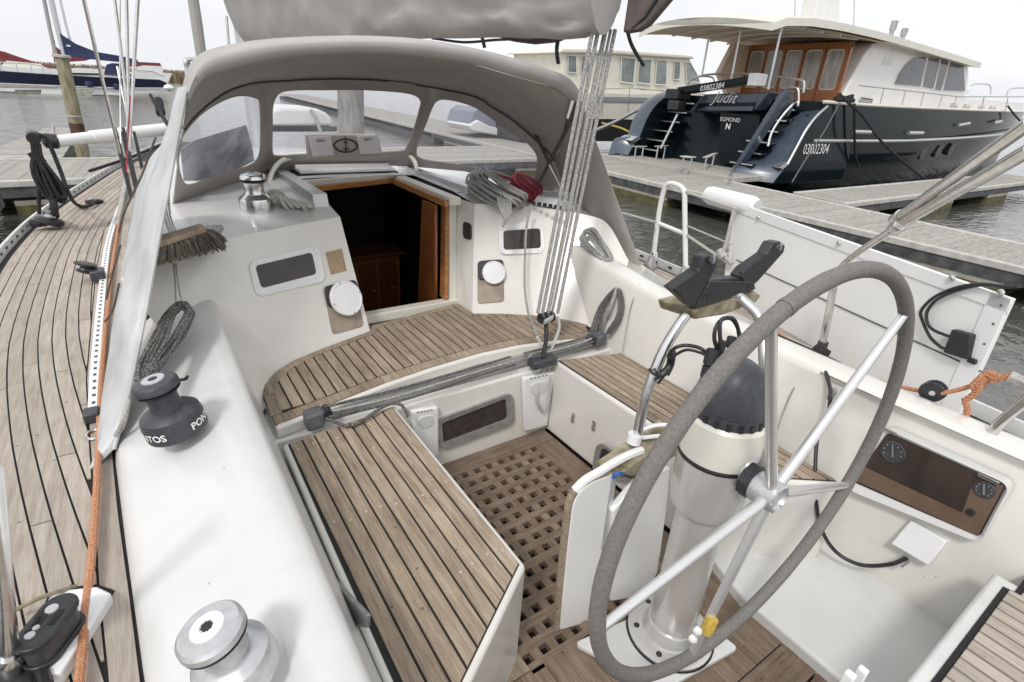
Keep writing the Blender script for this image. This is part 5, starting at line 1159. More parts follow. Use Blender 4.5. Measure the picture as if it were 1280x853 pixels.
# ------------------------------------------------------------------ starboard rail gear
GX = 3.12
gt = thing('gate_hoop', U(838, 325, x=GX), 'stainless gate hoop standing at the starboard deck edge', 'gate hoop')
MB().tube(spl([U(817, 320, x=GX), U(824, 265, x=GX), U(830, 238, x=GX), U(836, 230, x=GX), U(848, 232, x=GX), U(855, 240, x=GX), U(856, 265, x=GX), U(857, 338, x=GX)], 5), .018, 12).build('tube', wpaint, gt)
MB().tube([U(820, 278, x=GX), U(857, 293, x=GX)], .015, 8).build('tube', wpaint, gt)
for px in ((817, 321), (857, 339)): MB().lathe([(.035, -.03), (.03, .02), (.02, .04)], U(*px, x=GX), n=12).build('foot', steel, gt)
for i, P in enumerate((((857, 240), (922, 262)), ((772, 265), (820, 278)), ((858, 294), (912, 330)), ((858, 282), (915, 306)))):
    m = MB().tube([U(P[0][0], P[0][1], x=GX), U(P[1][0], P[1][1], x=3.05)], .010 if i != 3 else .006, 6)
    tag(m.build('guard_wire', ropew, None), ['upper guard wire between the gate hoop and the white panel', 'guard wire leading forward from the gate hoop behind the sprayhood', 'lower guard wire from the gate hoop to the white panel', 'thin middle guard wire behind the lower one by the white panel'][i], 'guard wire')
# white rigid panel lashed to the guard rail
PPp = plane3((3.1, 2.0, .5), (2.6, .49, .5), (3.1, 2.0, 1.1))
pnl = thing('rigid_panel', U(1060, 400, pl=PPp), 'large white rigid panel with a black box lashed to the starboard guard rail', 'panel')
pn = PPp[1]
pc = [U(a, b_, pl=PPp) for a, b_ in ((917, 252), (1266, 374), (1187, 545), (900, 400))]
MB().prism(pc, -pn*.02).build('board', wpaint, pnl, bevel=.003)
def edgebar(a, b_, wv, d=.006): MB().prism([a, b_, b_+wv, a+wv], pn*d).build('edge_trim', whitep, pnl, bevel=.002)
edgebar(pc[0], pc[1], (pc[3]-pc[0]).normalized()*.055+Vector((0, 0, -.0)))
edgebar(pc[1], pc[2], (pc[0]-pc[1]).normalized()*.075)
edgebar(pc[0], pc[3], (pc[1]-pc[0]).normalized()*.03)
s0, s1 = U(921, 325, pl=PPp)+pn*.003, U(1235, 468, pl=PPp)+pn*.003
MB().tube([s0, s1], .003, 5).build('seam', dgrey, pnl)
bx = [U(a, b_, pl=PPp) for a, b_ in ((1186, 440), (1215, 449), (1222, 418), (1197, 411))]
MB().prism(bx, pn*.035).build('terminal_box', blk, pnl, bevel=.006)
MB().prism([U(a, b_, pl=PPp) for a, b_ in ((1212, 452), (1222, 456), (1224, 450), (1214, 446))], pn*.02).build('terminal_clip', blk, pnl, bevel=.003)
for P in ([(1280, 358), (1262, 358), (1230, 355), (1200, 360), (1172, 372), (1158, 388), (1158, 400), (1168, 420), (1180, 432), (1188, 436)], [(1262, 359), (1235, 356), (1205, 362), (1178, 374), (1165, 390), (1166, 405), (1175, 413), (1192, 420)]):
    m = MB(); m.tube(spl([U(a, b_, pl=PPp)+pn*(.02+.01*random.random()) for a, b_ in P], 5), .0065, 8); m.build('cable', blk, pnl)
for px in ((950, 272), (1051, 304), (1192, 348), (1253, 366)):
    c = U(*px, pl=PPp)+pn*.008; MB().lathe([(.014, 0), (.014, .004), (.009, .012), (.001, .014)], c, pn, 10).build('stud', steel, pnl)
for px in ((1253, 382), (1243, 405), (1232, 430)): MB().lathe([(.005, 0), (.001, .003)], U(*px, pl=PPp)+pn*.007, pn, 8).build('rivet', dgrey, pnl)
rl_ = MB().tube([U(884, 243, x=3.15), U(890, 245, x=3.15), U(940, 258, x=3.12), U(946, 260, x=3.12)], [.05, .062, .062, .05], 14); tag(rl_.build('rolled_cloth', wpaint, None), 'white rolled cloth tied along the guard rail above the white panel', 'rolled cloth')
m = MB(); rope(m, [U(918, 262, x=3.05), U(909, 300, x=3.05), U(903, 318, x=3.05), U(899, 322, x=3.05)], .014); m.tube([U(900, 312, x=3.05), U(905, 322, x=3.05)], .028, 8); rope(m, [U(905, 320, x=3.05), U(911, 326, x=3.05), U(915, 330, x=3.05)], .012); tag(m.build('panel_lashing', ropew, None), 'knotted white lashing at the left edge of the white panel', 'lashing')
# pushpit: bent stanchion and twin tubes coming aft
pp = thing('pushpit', U(1028, 432, x=2.7), 'stainless stern rail with twin tubes sweeping up towards the right', 'stern rail')
A0 = U(1028, 432, x=2.62); A1 = U(1042, 360, x=2.60); A2 = U(1055, 330, x=2.56)
A3 = U(1120, 284, x=2.30); B0 = U(1128, 279, x=2.28); A4 = U(1290, 186, x=1.75); B4 = U(1290, 152, x=1.72)
MB().tube([A0, A1], .017, 12).build('stanchion', steel, pp)
MB().tube(spl([A1, A2, A3], 5), .014, 12).build('tube', steel, pp)
MB().tube([A3, A4], .0175, 12).build('tube', steel, pp); MB().tube([U(1117, 276, x=2.30), B4], .0165, 12).build('tube', steel, pp)
for (P, q, s) in (((1117, 287), A4, 2.3), ((1119, 275), B4, 2.3)):
    p = U(*P, x=s); d = (q-p).normalized(); MB().tube([p-d*.01, p, p+d*.06, p+d*.065], [.018, .023, .023, .018], 12).build('socket', steel, pp)
m = MB(); m.lathe([(.035, 0), (.035, .012), (.024, .018), (.024, .05)], A0-Vector((0, 0, .03)), n=14); m.build('foot', dgrey, pp)
st3 = thing('stern_tube', U(1236, 548, x=2.3), 'bent stainless tube rising from the starboard coaming near the right edge', 'tube')
MB().tube(spl([U(1236, 552, x=2.22), U(1241, 540, x=2.22), U(1252, 527, x=2.22), U(1275, 508, x=2.22), U(1300, 488, x=2.22)], 5), .0165, 12).build('tube', steel, st3)
MB().lathe([(.03, -.02), (.03, .0), (.022, .012)], U(1235, 551, x=2.22), n=14).build('foot', dgrey, st3)
# lines and cables on the starboard deck
m = MB()
for k in range(9):
    s = random.uniform(-8, 8); rope(m, [U(960+s, 415+s*.3, x=2.45), U(1000+s, 432+s*.5, x=2.45), U(1035+s, 448+s*.4, x=2.42), U(1065+s, 466+s*.5, x=2.4), U(1098+s, 490+s*.3, x=2.36)], .008)
m.tube([U(1018, 436, x=2.45), U(1032, 446, x=2.45)], .035, 8)
tag(m.build('line_bundle', ropek, None), 'bundle of dark lines lying along the starboard rail by the stern stanchion', 'line bundle')
m = MB(); rope(m, [U(942, 392, x=2.5), U(985, 425, x=2.5), U(1020, 440, x=2.48), U(1060, 462, x=2.45), U(1110, 480, x=2.4), U(1155, 490, x=2.34)], .0085, 5, 8); rope(m, [U(1177, 492, x=2.32), U(1200, 487, x=2.32), U(1222, 480, x=2.32)], .0085, 5, 8)
for k in range(4):
    c0 = U(1222+3*k, 482-3*k, x=2.31); rope(m, [c0+Vector((0, 0, -.02)), c0+Vector((-.02, .01, 0)), c0+Vector((0, 0, .022)), c0+Vector((.02, -.012, 0))], .009, 4)
def twist(path, r, off, turns):
    P = resample([U(a, b_, x=2.3) for a, b_ in path], 40)
    for ph in (0, 2.1, 4.2):
        Q = []
        for i, p in enumerate(P):
            t = (P[min(i+1, 39)]-P[max(i-1, 0)]).normalized(); u = t.orthogonal().normalized(); v = t.cross(u); an = ph+turns*2*PI*i/39; Q.append(p+u*(off*math.cos(an))+v*(off*math.sin(an)))
        m.tube(Q, r, 6)
twist([(1222, 482), (1230, 474), (1242, 471), (1254, 472), (1264, 470)], .0065, .0075, 3)
twist([(1226, 478), (1222, 488), (1212, 497), (1206, 501), (1209, 510), (1208, 521)], .0055, .006, 3.5)
twist([(1230, 468), (1238, 466), (1246, 472), (1240, 478)], .006, .005, 1.5)
tag(m.build('orange_line', ropeo, None), 'orange line knotted at the starboard stern rail and led through a black block', 'line')
m = MB(); rope(m, [U(1262, 470, x=2.3), U(1275, 476, x=2.3), U(1290, 482, x=2.28)], .02); tag(m.build('white_strop', ropew, None), 'white strop at the right end of the orange knot', 'strop')
sb = thing('rail_block', U(1167, 490, x=2.33), 'black ball shaped block standing on the starboard rail with the orange line through it', 'block')
c = U(1166, 490, x=2.33)
for s in (-1, 1): MB().lathe([(.026, -.010), (.040, -.006), (.040, .006), (.026, .010)], c+Vector((-.015*s, .0, .004)), (1, .3, .1), 18).build('cheek', blk, sb)
MB().lathe([(.010, 0), (.010, .006), (.001, .008)], c+Vector((-.022, -.004, .004)), (-1, -.3, 0), 12).build('axle', lgrey, sb)
tubeline('shackle', [c+Vector((0, 0, -.026)), U(1168, 508, x=2.33), U(1169, 522, x=2.33)], .007, steel, sb, 6)
m = MB(); m.tube(spl([U(a, b_, x=x_) for a, b_, x_ in ((1024, 448, 2.34), (1031, 462, 2.17), (1038, 490, 2.09), (1034, 520, 2.06), (1022, 548, 2.02), (1019, 590, 1.96), (1020, 625, 1.92), (1027, 662, 1.94), (1045, 690, 1.98), (1075, 706, 2.00), (1110, 706, 2.02), (1134, 698, 2.04))], 6), .0075, 8)
tag(m.build('power_cable', blk, None), 'black cable hanging over the starboard coaming to the small white box', 'cable')
m = MB(); rope(m, [U(800, 332, x=3.0), U(822, 345, x=2.9), U(846, 360, x=2.75), U(862, 366, x=2.7)], .012); tag(m.build('dark_line', ropek, None), 'dark line stretched along the starboard deck past the gate hoop', 'line')
for px, lab in (((812, 336), 'low grey stanchion foot on starboard deck left of the gate hoop'), ((852, 352), 'dark deck fitting behind the black cradle')):
    m = MB(); m.lathe([(.05, 0), (.05, .03), (.03, .06), (.02, .1)], U(*px, z=ZD), n=12); tag(m.build('deck_fitting', alud, None), lab, 'deck fitting')

# ------------------------------------------------------------------ pontoons
ZP = -.10
def pontoon(name, quad, label, board_axis, floats=(), bw=.16, group=None, zt=ZP, limit=300, boards=True, rim=True):
    """quad: a,b,c,d with a-b the long near edge"""
    a, b_, c, d = [Vector((p[0], p[1], 0)) for p in quad]
    o = thing(name, ((a+b_+c+d)/4).to_tuple()[:2]+(WZ,), label, 'pontoon', group)
    fr = MB(); fr.prism([(p.x, p.y, zt-.24) for p in (a, b_, c, d)], (0, 0, .20)); fr.build('steel_frame', dockd, o, smooth=0)
    if rim:
        for p, q, s in ((a, b_, d), (d, c, a)):
            inn = (s-p).normalized(); w_ = .11
            MB().prism([(v.x, v.y, zt-.075) for v in (p-inn*.02, q-inn*.02, q+inn*w_, p+inn*w_)], (0, 0, .10)).build('edge_beam', docke, o, bevel=.012)
    n = int(((b_-a).length if board_axis == 0 else (d-a).length)/bw)
    m = 0
    for k in range(n):
        t0, t1 = (k+.018)/n, (k+.982)/n
        if board_axis == 0: q = [a.lerp(b_, t0), a.lerp(b_, t1), d.lerp(c, t1), d.lerp(c, t0)]
        else: q = [a.lerp(d, t0), b_.lerp(c, t0), b_.lerp(c, t1), a.lerp(d, t1)]
        MB().prism([(v.x, v.y, zt-.03) for v in q], (0, 0, .03+random.uniform(-.003, .003))).build('plank', dockw, o, smooth=0)
    for f0, f1 in floats:
        q = [a.lerp(b_, f0), a.lerp(b_, f1), d.lerp(c, f1), d.lerp(c, f0)]; cc = sum(q, Vector())/4; q = [cc+(v-cc)*.985 for v in q]
        MB().prism([(v.x, v.y, -.42) for v in q], (0, 0, .42-.245-.10+0)).build('float', conc, o, smooth=0)
        MB().prism([(v.x, v.y, WZ-.3) for v in [cc+(v-cc)*1.001 for v in q]], (0, 0, -.42-WZ+.3)).build('float_foot', algae, o, smooth=0)
    return o
pontoon('pontoon', [(9.35, -3), (11.25, 23), (14.9, 23), (10.9, -3)], 'long weathered timber pontoon running behind the white panel towards the far right yachts', 0, [(.02, .14), (.19, .30), (.44, .62), (.72, .80), (.86, .95)], bw=.165)
def far_pontoon():
    o = thing('pontoon', (13.5, 40, WZ), 'far stretch of the timber pontoon seen through the middle sprayhood window', 'pontoon')
    MB().prism([(11.27, 23.05, ZP-.05), (15.0, 23.05, ZP-.05), (19.5, 75, ZP-.05), (16.2, 75, ZP-.05)], (0, 0, .05)).build('deck', dockw, o, smooth=0)
    MB().prism([(11.25, 23.05, ZP-.07), (11.40, 23.05, ZP-.07), (16.4, 75, ZP-.07), (16.2, 75, ZP-.07)], (0, 0, .10)).build('edge_beam', docke, o, smooth=0)
    MB().prism([(11.4, 23.06, WZ-.2), (14.9, 23.06, WZ-.2), (19.4, 74.8, WZ-.2), (16.3, 74.8, WZ-.2)], (0, 0, .42)).build('float', dockd, o, smooth=0)
far_pontoon()
pontoon('finger_pontoon', [(12.45, 5.55), (27, 5.5), (27, 6.9), (12.75, 6.9)], 'finger pontoon along the side of the dark motor yacht', 0, [(.03, .12), (.30, .42), (.60, .72)], bw=.17)
pontoon('finger_pontoon', [(3.2, 13.3), (10.40, 13.5), (10.75, 16.9), (3.2, 16.3)], 'wide pontoon arm seen through the right sprayhood window', 1, [(.1, .3), (.5, .7), (.85, .97)], bw=.17)
pontoon('walkway', [(-9, 11.2), (-.45, 11.75), (-.2, 14.55), (-9, 14.75)], 'grey timber walkway crossing behind the black rope bundle at the left', 0, [(.1, .3), (.5, .7), (.85, .98)], bw=.17, zt=-.05)
pontoon('finger_pontoon', [(-3.3, 2.2), (-1.75, 2.2), (-1.75, 11.1), (-3.3, 11.1)], 'narrow finger pontoon lying beside the port toe rail', 1, [(.1, .9)], bw=.155, zt=-.06, rim=True)
pontoon('finger_pontoon', [(-2.6, 14.8), (-1.2, 14.8), (-1.15, 21.5), (-2.0, 21.5)], 'tapering finger pontoon pointing away towards the leaning mooring pile', 1, [(.1, .9)], bw=.15, zt=-.05)
ps = MB(); ps.tube([U(66, 158, y=20), U(67, 172, y=20)], .05, 6); tag(ps.build('pontoon_post', alu, None), 'short metal post on the far end of the tapering finger pontoon', 'post')
for px in ((745, 208), (830, 224)): pass
# mooring piles
yq = 15.5
p0, p1 = U(98, 167, y=yq), U(77, 72, y=yq); dd = (p1-p0).normalized()
ml = thing('mooring_pile', (p0.x, p0.y, WZ), 'leaning green stained wooden mooring pile with a pale cap left of the shrouds', 'mooring pile')
MB().tube([p0-dd*1.4, p0-dd*.3, p0.lerp(p1, .3), p0.lerp(p1, .6), p1], [.125, .125, .13, .125, .12], 14).build('trunk', pile, ml)
MB().lathe([(.13, 0), (.16, .01), (.16, .05), (.13, .06)], p1-dd*.01, dd, 16).build('cap', docke, ml)
MB().lathe([(.133, -.14), (.133, .12)], p0.lerp(p1, .06), dd, 14, cap=False).build('weed_band', mat('red_weed', (.06, .03, .02), (.12, .06, .03), rough=.9, scale=9), ml)
MB().lathe([(.14, -.015), (.14, .015)], p0.lerp(p1, .24), dd, 14, cap=False).build('rope_turn', ropew, ml)
yq = 12.6
p0, p1 = U(440, 195, y=yq), U(437, 60, y=yq)
ml = thing('mooring_pile', (p0.x, p0.y, WZ), 'thick grey mooring pile seen through the middle sprayhood window', 'mooring pile')
MB().tube([Vector((p0.x, p0.y, WZ-.3)), p0, p1], [.29, .29, .28], 14).build('trunk', pileg, ml)
# things seen through the windows
cvh = MB(); yq = 7.6
q = [U(a, b_, y=yq) for a, b_ in ((338, 158), (416, 158), (416, 150), (408, 141), (396, 136), (352, 134), (338, 139))]
cvh.prism(q, (0, .9, 0)); dgy = thing('covered_dinghy', U(375, 158, y=yq), 'white covered dinghy stowed on the foredeck behind the middle window', 'dinghy')
cvh.build('cover', wpaint, dgy, bevel=.04, seg=3)
MB().prism([U(a, b_, y=yq-.01) for a, b_ in ((338, 165), (422, 165), (422, 158), (338, 158))], (0, .9, 0)).build('tube_side', navyd, dgy, bevel=.02)
MB().tube([U(388, 137, y=yq-.02), U(394, 146, y=yq-.02), U(399, 160, y=yq-.02), U(402, 168, y=yq-.02)], .02, 6).build('strap', docke, dgy)

# ------------------------------------------------------------------ dark motor yacht
YN, YF = 8.2, 13.4
YC = (YN+YF)/2
my = thing('motor_yacht', (20, YC, WZ), 'dark blue motor yacht with orange wooden saloon doors moored stern to the right pontoon', 'motor yacht')
def hb(x): return 2.6 if x < 27 else max(.05, 2.6*(1-((x-27)/13.5)**2.1))
def sheer(x): return 1.90+.006*max(0, x-17)**1.3
sx_ = [15.4, 16.2, 17, 18, 19, 20, 21, 22, 23, 24, 25, 26, 27, 28, 29, 30, 31, 32, 33, 34, 35, 36, 37, 38, 39, 40]
hr_ = []
for x in sx_:
    h = hb(x); z1 = sheer(x); g = max(0, x-23)*.022; r = [(x, YC-h*max(.05, f-g*c), z) for f, z, c in ((1, z1, 0), (.995, z1*.6+.2, .2), (.97, .55, .8), (.93, .1, 1.3), (.86, -.35, 1.8), (.7, -.9, 2.2))]
    r += [(x, 2*YC-p[1], p[2]) for p in r[::-1]]; hr_.append(r)
MB().loft(hr_, closed=False, cap=True).build('hull', navy, my, smooth=60)
MB().add([p for x in sx_ for p in ((x, YC-hb(x)+.05, sheer(x)-.12), (x, YC+hb(x)-.05, sheer(x)-.12))], [[2*i, 2*i+1, 2*i+3, 2*i+2] for i in range(len(sx_)-1)]).build('deck', beige, my, smooth=0)
for s in (-1, 1):
    MB().tube([(x, YC+s*(hb(x)+.01), .93+.010*max(0, x-20)**1.4) for x in sx_], .05, 8).build('rub_rail', alu, my)
    MB().tube([(x, YC+s*hb(x), sheer(x)) for x in sx_], .045, 8).build('cap_rail', cream if s < 0 else wpaint, my)
# stern quarters: curved wings, stairs, transom
def sideprism(name, px, y, d, mt, par=my, bev=.03): return MB().prism([U(a, b_, y=y) for a, b_ in px], (0, d, 0)).build(name, mt, par, bevel=bev, seg=3)
sideprism('quarter_side', [(966, 230), (982, 208), (990, 195), (998, 180), (1008, 162), (1020, 146), (1036, 131), (1066, 130), (1062, 200), (1052, 226), (1000, 229)], YN-.01, .30, navy)
def wingstrip(near, inner, yn, yi, bottom):
    A = spl([U(a, b_, y=yn) for a, b_ in near], 4); B = spl([U(a, b_, y=yi) for a, b_ in inner], 4); Mi = [p.lerp(q, .5)+Vector((-.05, 0, .05)) for p, q in zip(A, B)]
    return MB().loft([A, Mi, B, [p+Vector((.5, 0, -.1)) for p in B]], closed=False).build('quarter_wing', wingp, my, smooth=60)
wingstrip([(966, 229), (983, 207), (990, 195), (998, 180), (1008, 162), (1020, 146), (1036, 131), (1066, 129)], [(913, 227), (921, 209), (944, 196), (954, 182), (965, 165), (980, 149), (1003, 134), (1042, 127)], YN-.02, 9.15, 0)
MB().prism([U(a, b_, y=YN-.02) for a, b_ in ((975, 210), (984, 203.5), (986, 206.5), (978, 212))], (-.02, .95, 0)).build('wing_step', alu, my, bevel=.005)
MB().tube(spl([U(a, b_, y=YN-.02) for a, b_ in ((984, 206), (990, 195), (998, 180), (1008, 162), (1020, 146), (1034, 133))], 4), .035, 8).build('wing_moulding', alu, my)
wingstrip([(785, 194), (795, 176), (800, 170), (808, 150), (818, 134), (832, 121), (846, 114)], [(760, 194), (768, 174), (783, 170), (791, 150), (801, 133), (816, 120), (838, 112)], YF-.55, YF, 0)
sideprism('quarter_side', [(785, 195), (795, 176), (800, 170), (808, 150), (818, 134), (832, 121), (850, 114), (856, 190)], YF-.54, .5, navyd)
MB().prism([U(a, b_, y=YF-.6) for a, b_ in ((789, 176), (798, 171), (802, 173), (795, 178))], (-.02, .6, 0)).build('wing_step', alu, my, bevel=.005)
XT = 14.5
tq = [U(a, b_, x=XT) for a, b_ in ((1000, 216), (998, 116), (848, 116), (800, 205))]
MB().prism([(XT, 8.7, -.3), (XT, 12.9, -.3), (XT+.5, 12.9, 1.45), (XT+.5, 8.7, 1.45)], (.8, 0, 0)).build('transom', navyd, my, bevel=.02)
# sloped name board and ledge
nb = [U(a, b_, x=XT-.05) for a, b_ in ((862, 139), (944, 138), (962, 115), (880, 118))]
nbo = MB().prism(nb, (.5, 0, 0)).build('name_board', wingp, my, bevel=.03)
MB().prism([U(a, b_, x=XT-.06) for a, b_ in ((874, 129), (946, 128), (942, 139), (866, 141))], (.5, 0, 0)).build('name_panel', navyd, my, bevel=.01)
MB().prism([U(a, b_, x=XT-.10) for a, b_ in ((884, 133), (942, 133), (940, 139), (870, 138))], (.4, 0, 0)).build('ledge', wingp, my, bevel=.01)
def ontransom(cx, cy, k, xx, sh_=0.0):
    c = U(cx, cy, x=xx); return lambda x, y: Vector((xx, c.y-x*k, c.z+y*k))
text_mesh('Judit', 1, ontransom(905, 122.5, .42, XT-.115), 'lettering', lgrey, my, shear=.5)
text_mesh('EGMOND', 1, ontransom(912.5, 150, .155, XT-.06), 'lettering', white_t, my)
text_mesh('N', 1, ontransom(910, 158.5, .22, XT-.06), 'lettering', white_t, my, bold=.03)
MB().prism([U(a, b_, x=XT-.012) for a, b_ in ((899, 204), (944, 211), (950, 145), (901, 140))], (-.02, 0, 0)).build('transom_door', navyd, my, bevel=.01)
# middle pillar between transom door and starboard stair (slate strut), stair treads
MB().prism([U(a, b_, x=13.7) for a, b_ in ((915, 211), (922, 209), (985, 113), (976, 114))], (.35, 0, 0)).build('stair_cheek', wingp, my, bevel=.02)
for (ya, yb2, tag_) in ((8.75, 9.45, 0), (12.1, 12.9, 1)):
    for k in range(6):
        z = .28*(k+1); x = 13.75+.27*k
        MB().box((x, ya, z-.06), (x+.34, yb2, z)).build('stair_tread', navyd, my, bevel=.008); MB().box((x-.012, ya, z-.035), (x, yb2, z-.004)).build('tread_nosing', alu, my, smooth=0)
    MB().prism([(13.9, yb2, -.1), (15.5, yb2, 1.75), (15.5, yb2, -.1)], (0, -(yb2-ya), 0)).build('stair_well', navyd, my, smooth=0)
MB().tube([U(826, 186, x=13.6), U(847, 143, x=13.9)], .035, 8).build('stair_rail', alu, my)
# swim platform and its stainless hoops
MB().box((12.6, 8.45, -.12), (14.6, 13.2, .02)).build('swim_platform', dockw, my, bevel=.02)
def hoop(px):
    (a, b_), (c, d), h = px
    p, q = U(a, b_, z=.02), U(c, d, z=.02); MB().tube([p, p+Vector((0, 0, h)), q+Vector((0, 0, h)), q], .025, 8).build('platform_hoop', alu, my)
    MB().obox((p+q)/2+Vector((0, 0, h+.02)), (q-p)*.65, Vector((.12, 0, 0)), (0, 0, .015)).build('hoop_pad', docke, my, bevel=.005)
for h in (((793, 199), (802, 199), .35), ((820, 200), (829, 199), .38), ((852, 212), (862, 213), .32), ((880, 213), (890, 208), .33)): hoop(h)
MB().tube([U(912, 222, z=.1), U(918, 208, z=.15), U(924, 203, z=.25)], .03, 8).build('cleat_rail', alu, my)
# passerelle along the transom
g0, g1 = U(845, 118, x=13.9), U(935, 104, x=13.9)
pas = MB().prism([g0, g1, g1+Vector((0, 0, .17)), g0+Vector((0, 0, .19))], (.45, 0, 0)).build('passerelle', navyd, my, bevel=.02)
gg = (g1-g0).normalized()
cpt = U(890, 109.5, x=13.88)+Vector((0, 0, 0.01))
text_mesh('03802384', 1, lambda x, y: cpt+gg*(x*.20)+Vector((-.005, 0, y*.20)), 'lettering', white_t, pas, bold=.01)
MB().obox(g1+Vector((.2, -.12, .09)), (.22, 0, 0), (0, .14, 0), (0, 0, .15)).build('passerelle_end', wpaint, my, bevel=.02)
MB().obox(g0+Vector((.15, .05, .0)), (.3, 0, 0), (0, .25, 0), (0, 0, .14)).build('passerelle_pivot', blk, my, bevel=.03); MB().obox(U(846, 132, x=13.9), (.2, 0, 0), (0, .2, 0), (0, 0, .14)).build('fender_board', blk, my, bevel=.04)
# superstructure
YH = 9.0
def hz(px, d=.0): return [U(a, b_, y=YH+d) for a, b_ in px]
MB().prism(hz([(1046, 137), (1058, 112), (1070, 88), (1082, 66), (1092, 55), (1110, 49), (1150, 52), (1212, 70), (1211, 95), (1208, 122), (1280, 128), (1280, 150)]), (0, 3.6, 0)).build('deckhouse', wpaint, my, bevel=.05, seg=3)
MB().prism([(22, 9.1, 1.8), (31.5, 10.1, 1.9), (31.5, 11.5, 1.9), (22, 12.5, 1.8)], (0, 0, .62)).build('trunk_cabin', wpaint, my, bevel=.1, seg=3)
wins = [[(1118, 105), (1124, 92), (1133, 80), (1144, 72), (1157, 71), (1150, 108)], [(1153, 108), (1160, 72.5), (1174, 74), (1166, 110.5)], [(1168, 111), (1176, 74), (1185, 75), (1176, 113)], [(1179, 113), (1189, 76.5), (1204, 79), (1206, 114)]]
for wq in wins:
    q = hz(wq, -.03); f = MB().prism([p+Vector((0, .01, 0)) for p in q], (0, .05, 0)).build('window', wpaint, my, smooth=0)
    MB().poly([p+Vector((0, -.012, 0)) for p in q]).build('pane', bglass, f, smooth=0)
for i, (a, b_) in enumerate((((1151.5, 108), (1159, 72)), ((1167, 111), (1175, 74)), ((1177.5, 113), (1187, 76)))):
    MB().tube([U(*a, y=YH-.04), U(*b_, y=YH-.04)], .035, 6).build('window_post', wpaint, my)
cs_c = U(1110, 76, y=YH-.02); text_mesh('Judit', 1, lambda x, y: Vector((cs_c.x+x*.33, cs_c.y, cs_c.z+y*.33)), 'lettering', alu, my, shear=.4)
# roof: curved slab from aft canopy to the wheelhouse
rp = [(12.6, 3.50), (13.2, 3.62), (14.5, 3.72), (16, 3.76), (17.6, 3.76), (19, 3.74), (22, 3.68), (26.2, 3.56)]
rg = []
for k, (x, z) in enumerate(rp):
    hw = 2.15 if k == 0 else 2.3 if k < 6 else 2.2; r = []
    for s in [-1+.1*i for i in range(21)]: r.append((x+(.5*(s*s) if k == 0 else .2*s*s if k == 1 else 0), YC+hw*s, z+.16*(1-s*s)))
    r2 = [(p[0], p[1], p[2]-.17-.0*k) for p in r[::-1]]; rg.append(r+r2)
MB().loft(rg, closed=True, cap=True).build('roof', cream, my, smooth=40)
rg2 = [[(x, YC+2.15*s, z-.18+.15*(1-s*s)) for s in [-1+.2*i for i in range(11)]] for x, z in rp[1:6]]
MB().loft(rg2, closed=False).build('roof_lining', beige, my, smooth=40)
for k in range(5):
    x = 13.6+.9*k; MB().tube([(x, YC+2.1*s, 3.52+.15*(1-s*s)) for s in [-1+.25*i for i in range(9)]], .03, 6).build('roof_rib', cream, my)
# wooden aft bulkhead with five curtained doors
XW = 17.7
MB().box((XW, YH+.05, 1.7), (XW+.12, 12.35, 3.52)).build('saloon_bulkhead', ywood, my, smooth=0)
MB().box((XW-.02, YH+.05, 3.36), (XW+.10, 12.35, 3.5)).build('lintel', ywood, my, bevel=.01)
MB().prism([(XW-.3, 12.35, 1.7), (XW+.1, 12.35, 1.7), (XW+.1, 12.35, 3.5), (XW-.8, 12.35, 3.5), (XW-1.3, 12.35, 2.6)], (0, .2, 0)).build('side_wing', beige, my, bevel=.02)
for k in range(5):
    y0_ = YH+.12+.64*k; d_ = MB().box((XW-.03, y0_, 1.75), (XW, y0_+.60, 3.36)).build('saloon_door', ywood, my, bevel=.008)
    q = rrect([(XW-.034, y0_+.07, 2.28), (XW-.034, y0_+.53, 2.28), (XW-.034, y0_+.53, 3.30), (XW-.034, y0_+.07, 3.30)], .2)
    MB().ring([Vector(p)+(Vector(p)-sum(map(Vector, q), Vector())/len(q))*.06+Vector((0, 0, 0)) for p in q], q, (-.015, 0, 0)).build('window_frame', cream, d_, smooth=0)
    MB().poly([p+Vector((-.003, 0, 0)) for p in map(Vector, q)]).build('pane', cglass, d_, smooth=0)
MB().tube([U(993, 35, y=YN+.3), U(977, 35, y=YN+.3)], .02, 6) if False else None
for (a, b_) in (((887, 41), (877, 97)), ((926, 38), (914, 100)), ((977, 35), (960, 112))):
    p = U(*a, y=11.9 if a[0] < 900 else 10.2 if a[0] < 950 else 8.7); q = U(*b_, y=p.y); MB().tube([p, q], .028, 8).build('canopy_post', alu, my)
# aft rail around the cockpit
yr_ = 8.6
MB().tube(spl([U(866, 99, x=14.9), U(880, 94, x=14.9), U(920, 92, x=14.9), U(960, 95, x=14.9), U(1000, 100, x=14.9), U(1005, 106, x=14.9), U(1004, 116, x=14.9)], 4), .03, 8).build('aft_rail', alu, my)
MB().tube(spl([U(858, 112, x=14.6), U(862, 102, x=14.6), U(874, 96, x=14.6), U(890, 97, x=14.6), U(893, 104, x=14.6)], 4), .022, 8).build('aft_rail', alu, my)
MB().tube(spl([U(977, 140, x=14.4), U(980, 118, x=14.4), U(984, 110, x=14.4), U(994, 110, x=14.4), U(998, 114, x=14.4), U(998, 130, x=14.4)], 4), .028, 8).build('stair_rail', alu, my)
MB().tube(spl([U(960, 183, x=13.7), U(965, 165, x=13.8), U(978, 145, x=14.0), U(992, 130, x=14.2), U(997, 128, x=14.2), U(997, 133, x=14.2)], 4), .03, 8).build('stair_rail', alu, my)
fo = MB().tube([U(979, 146, x=14.3), U(980, 138, x=14.3), U(982, 120, x=14.3), U(985, 113, x=14.3)], [.14, .2, .2, .12], 12); tag(fo.build('fender', dgrey, None), 'grey fender standing in the stair opening of the dark motor yacht', 'fender')
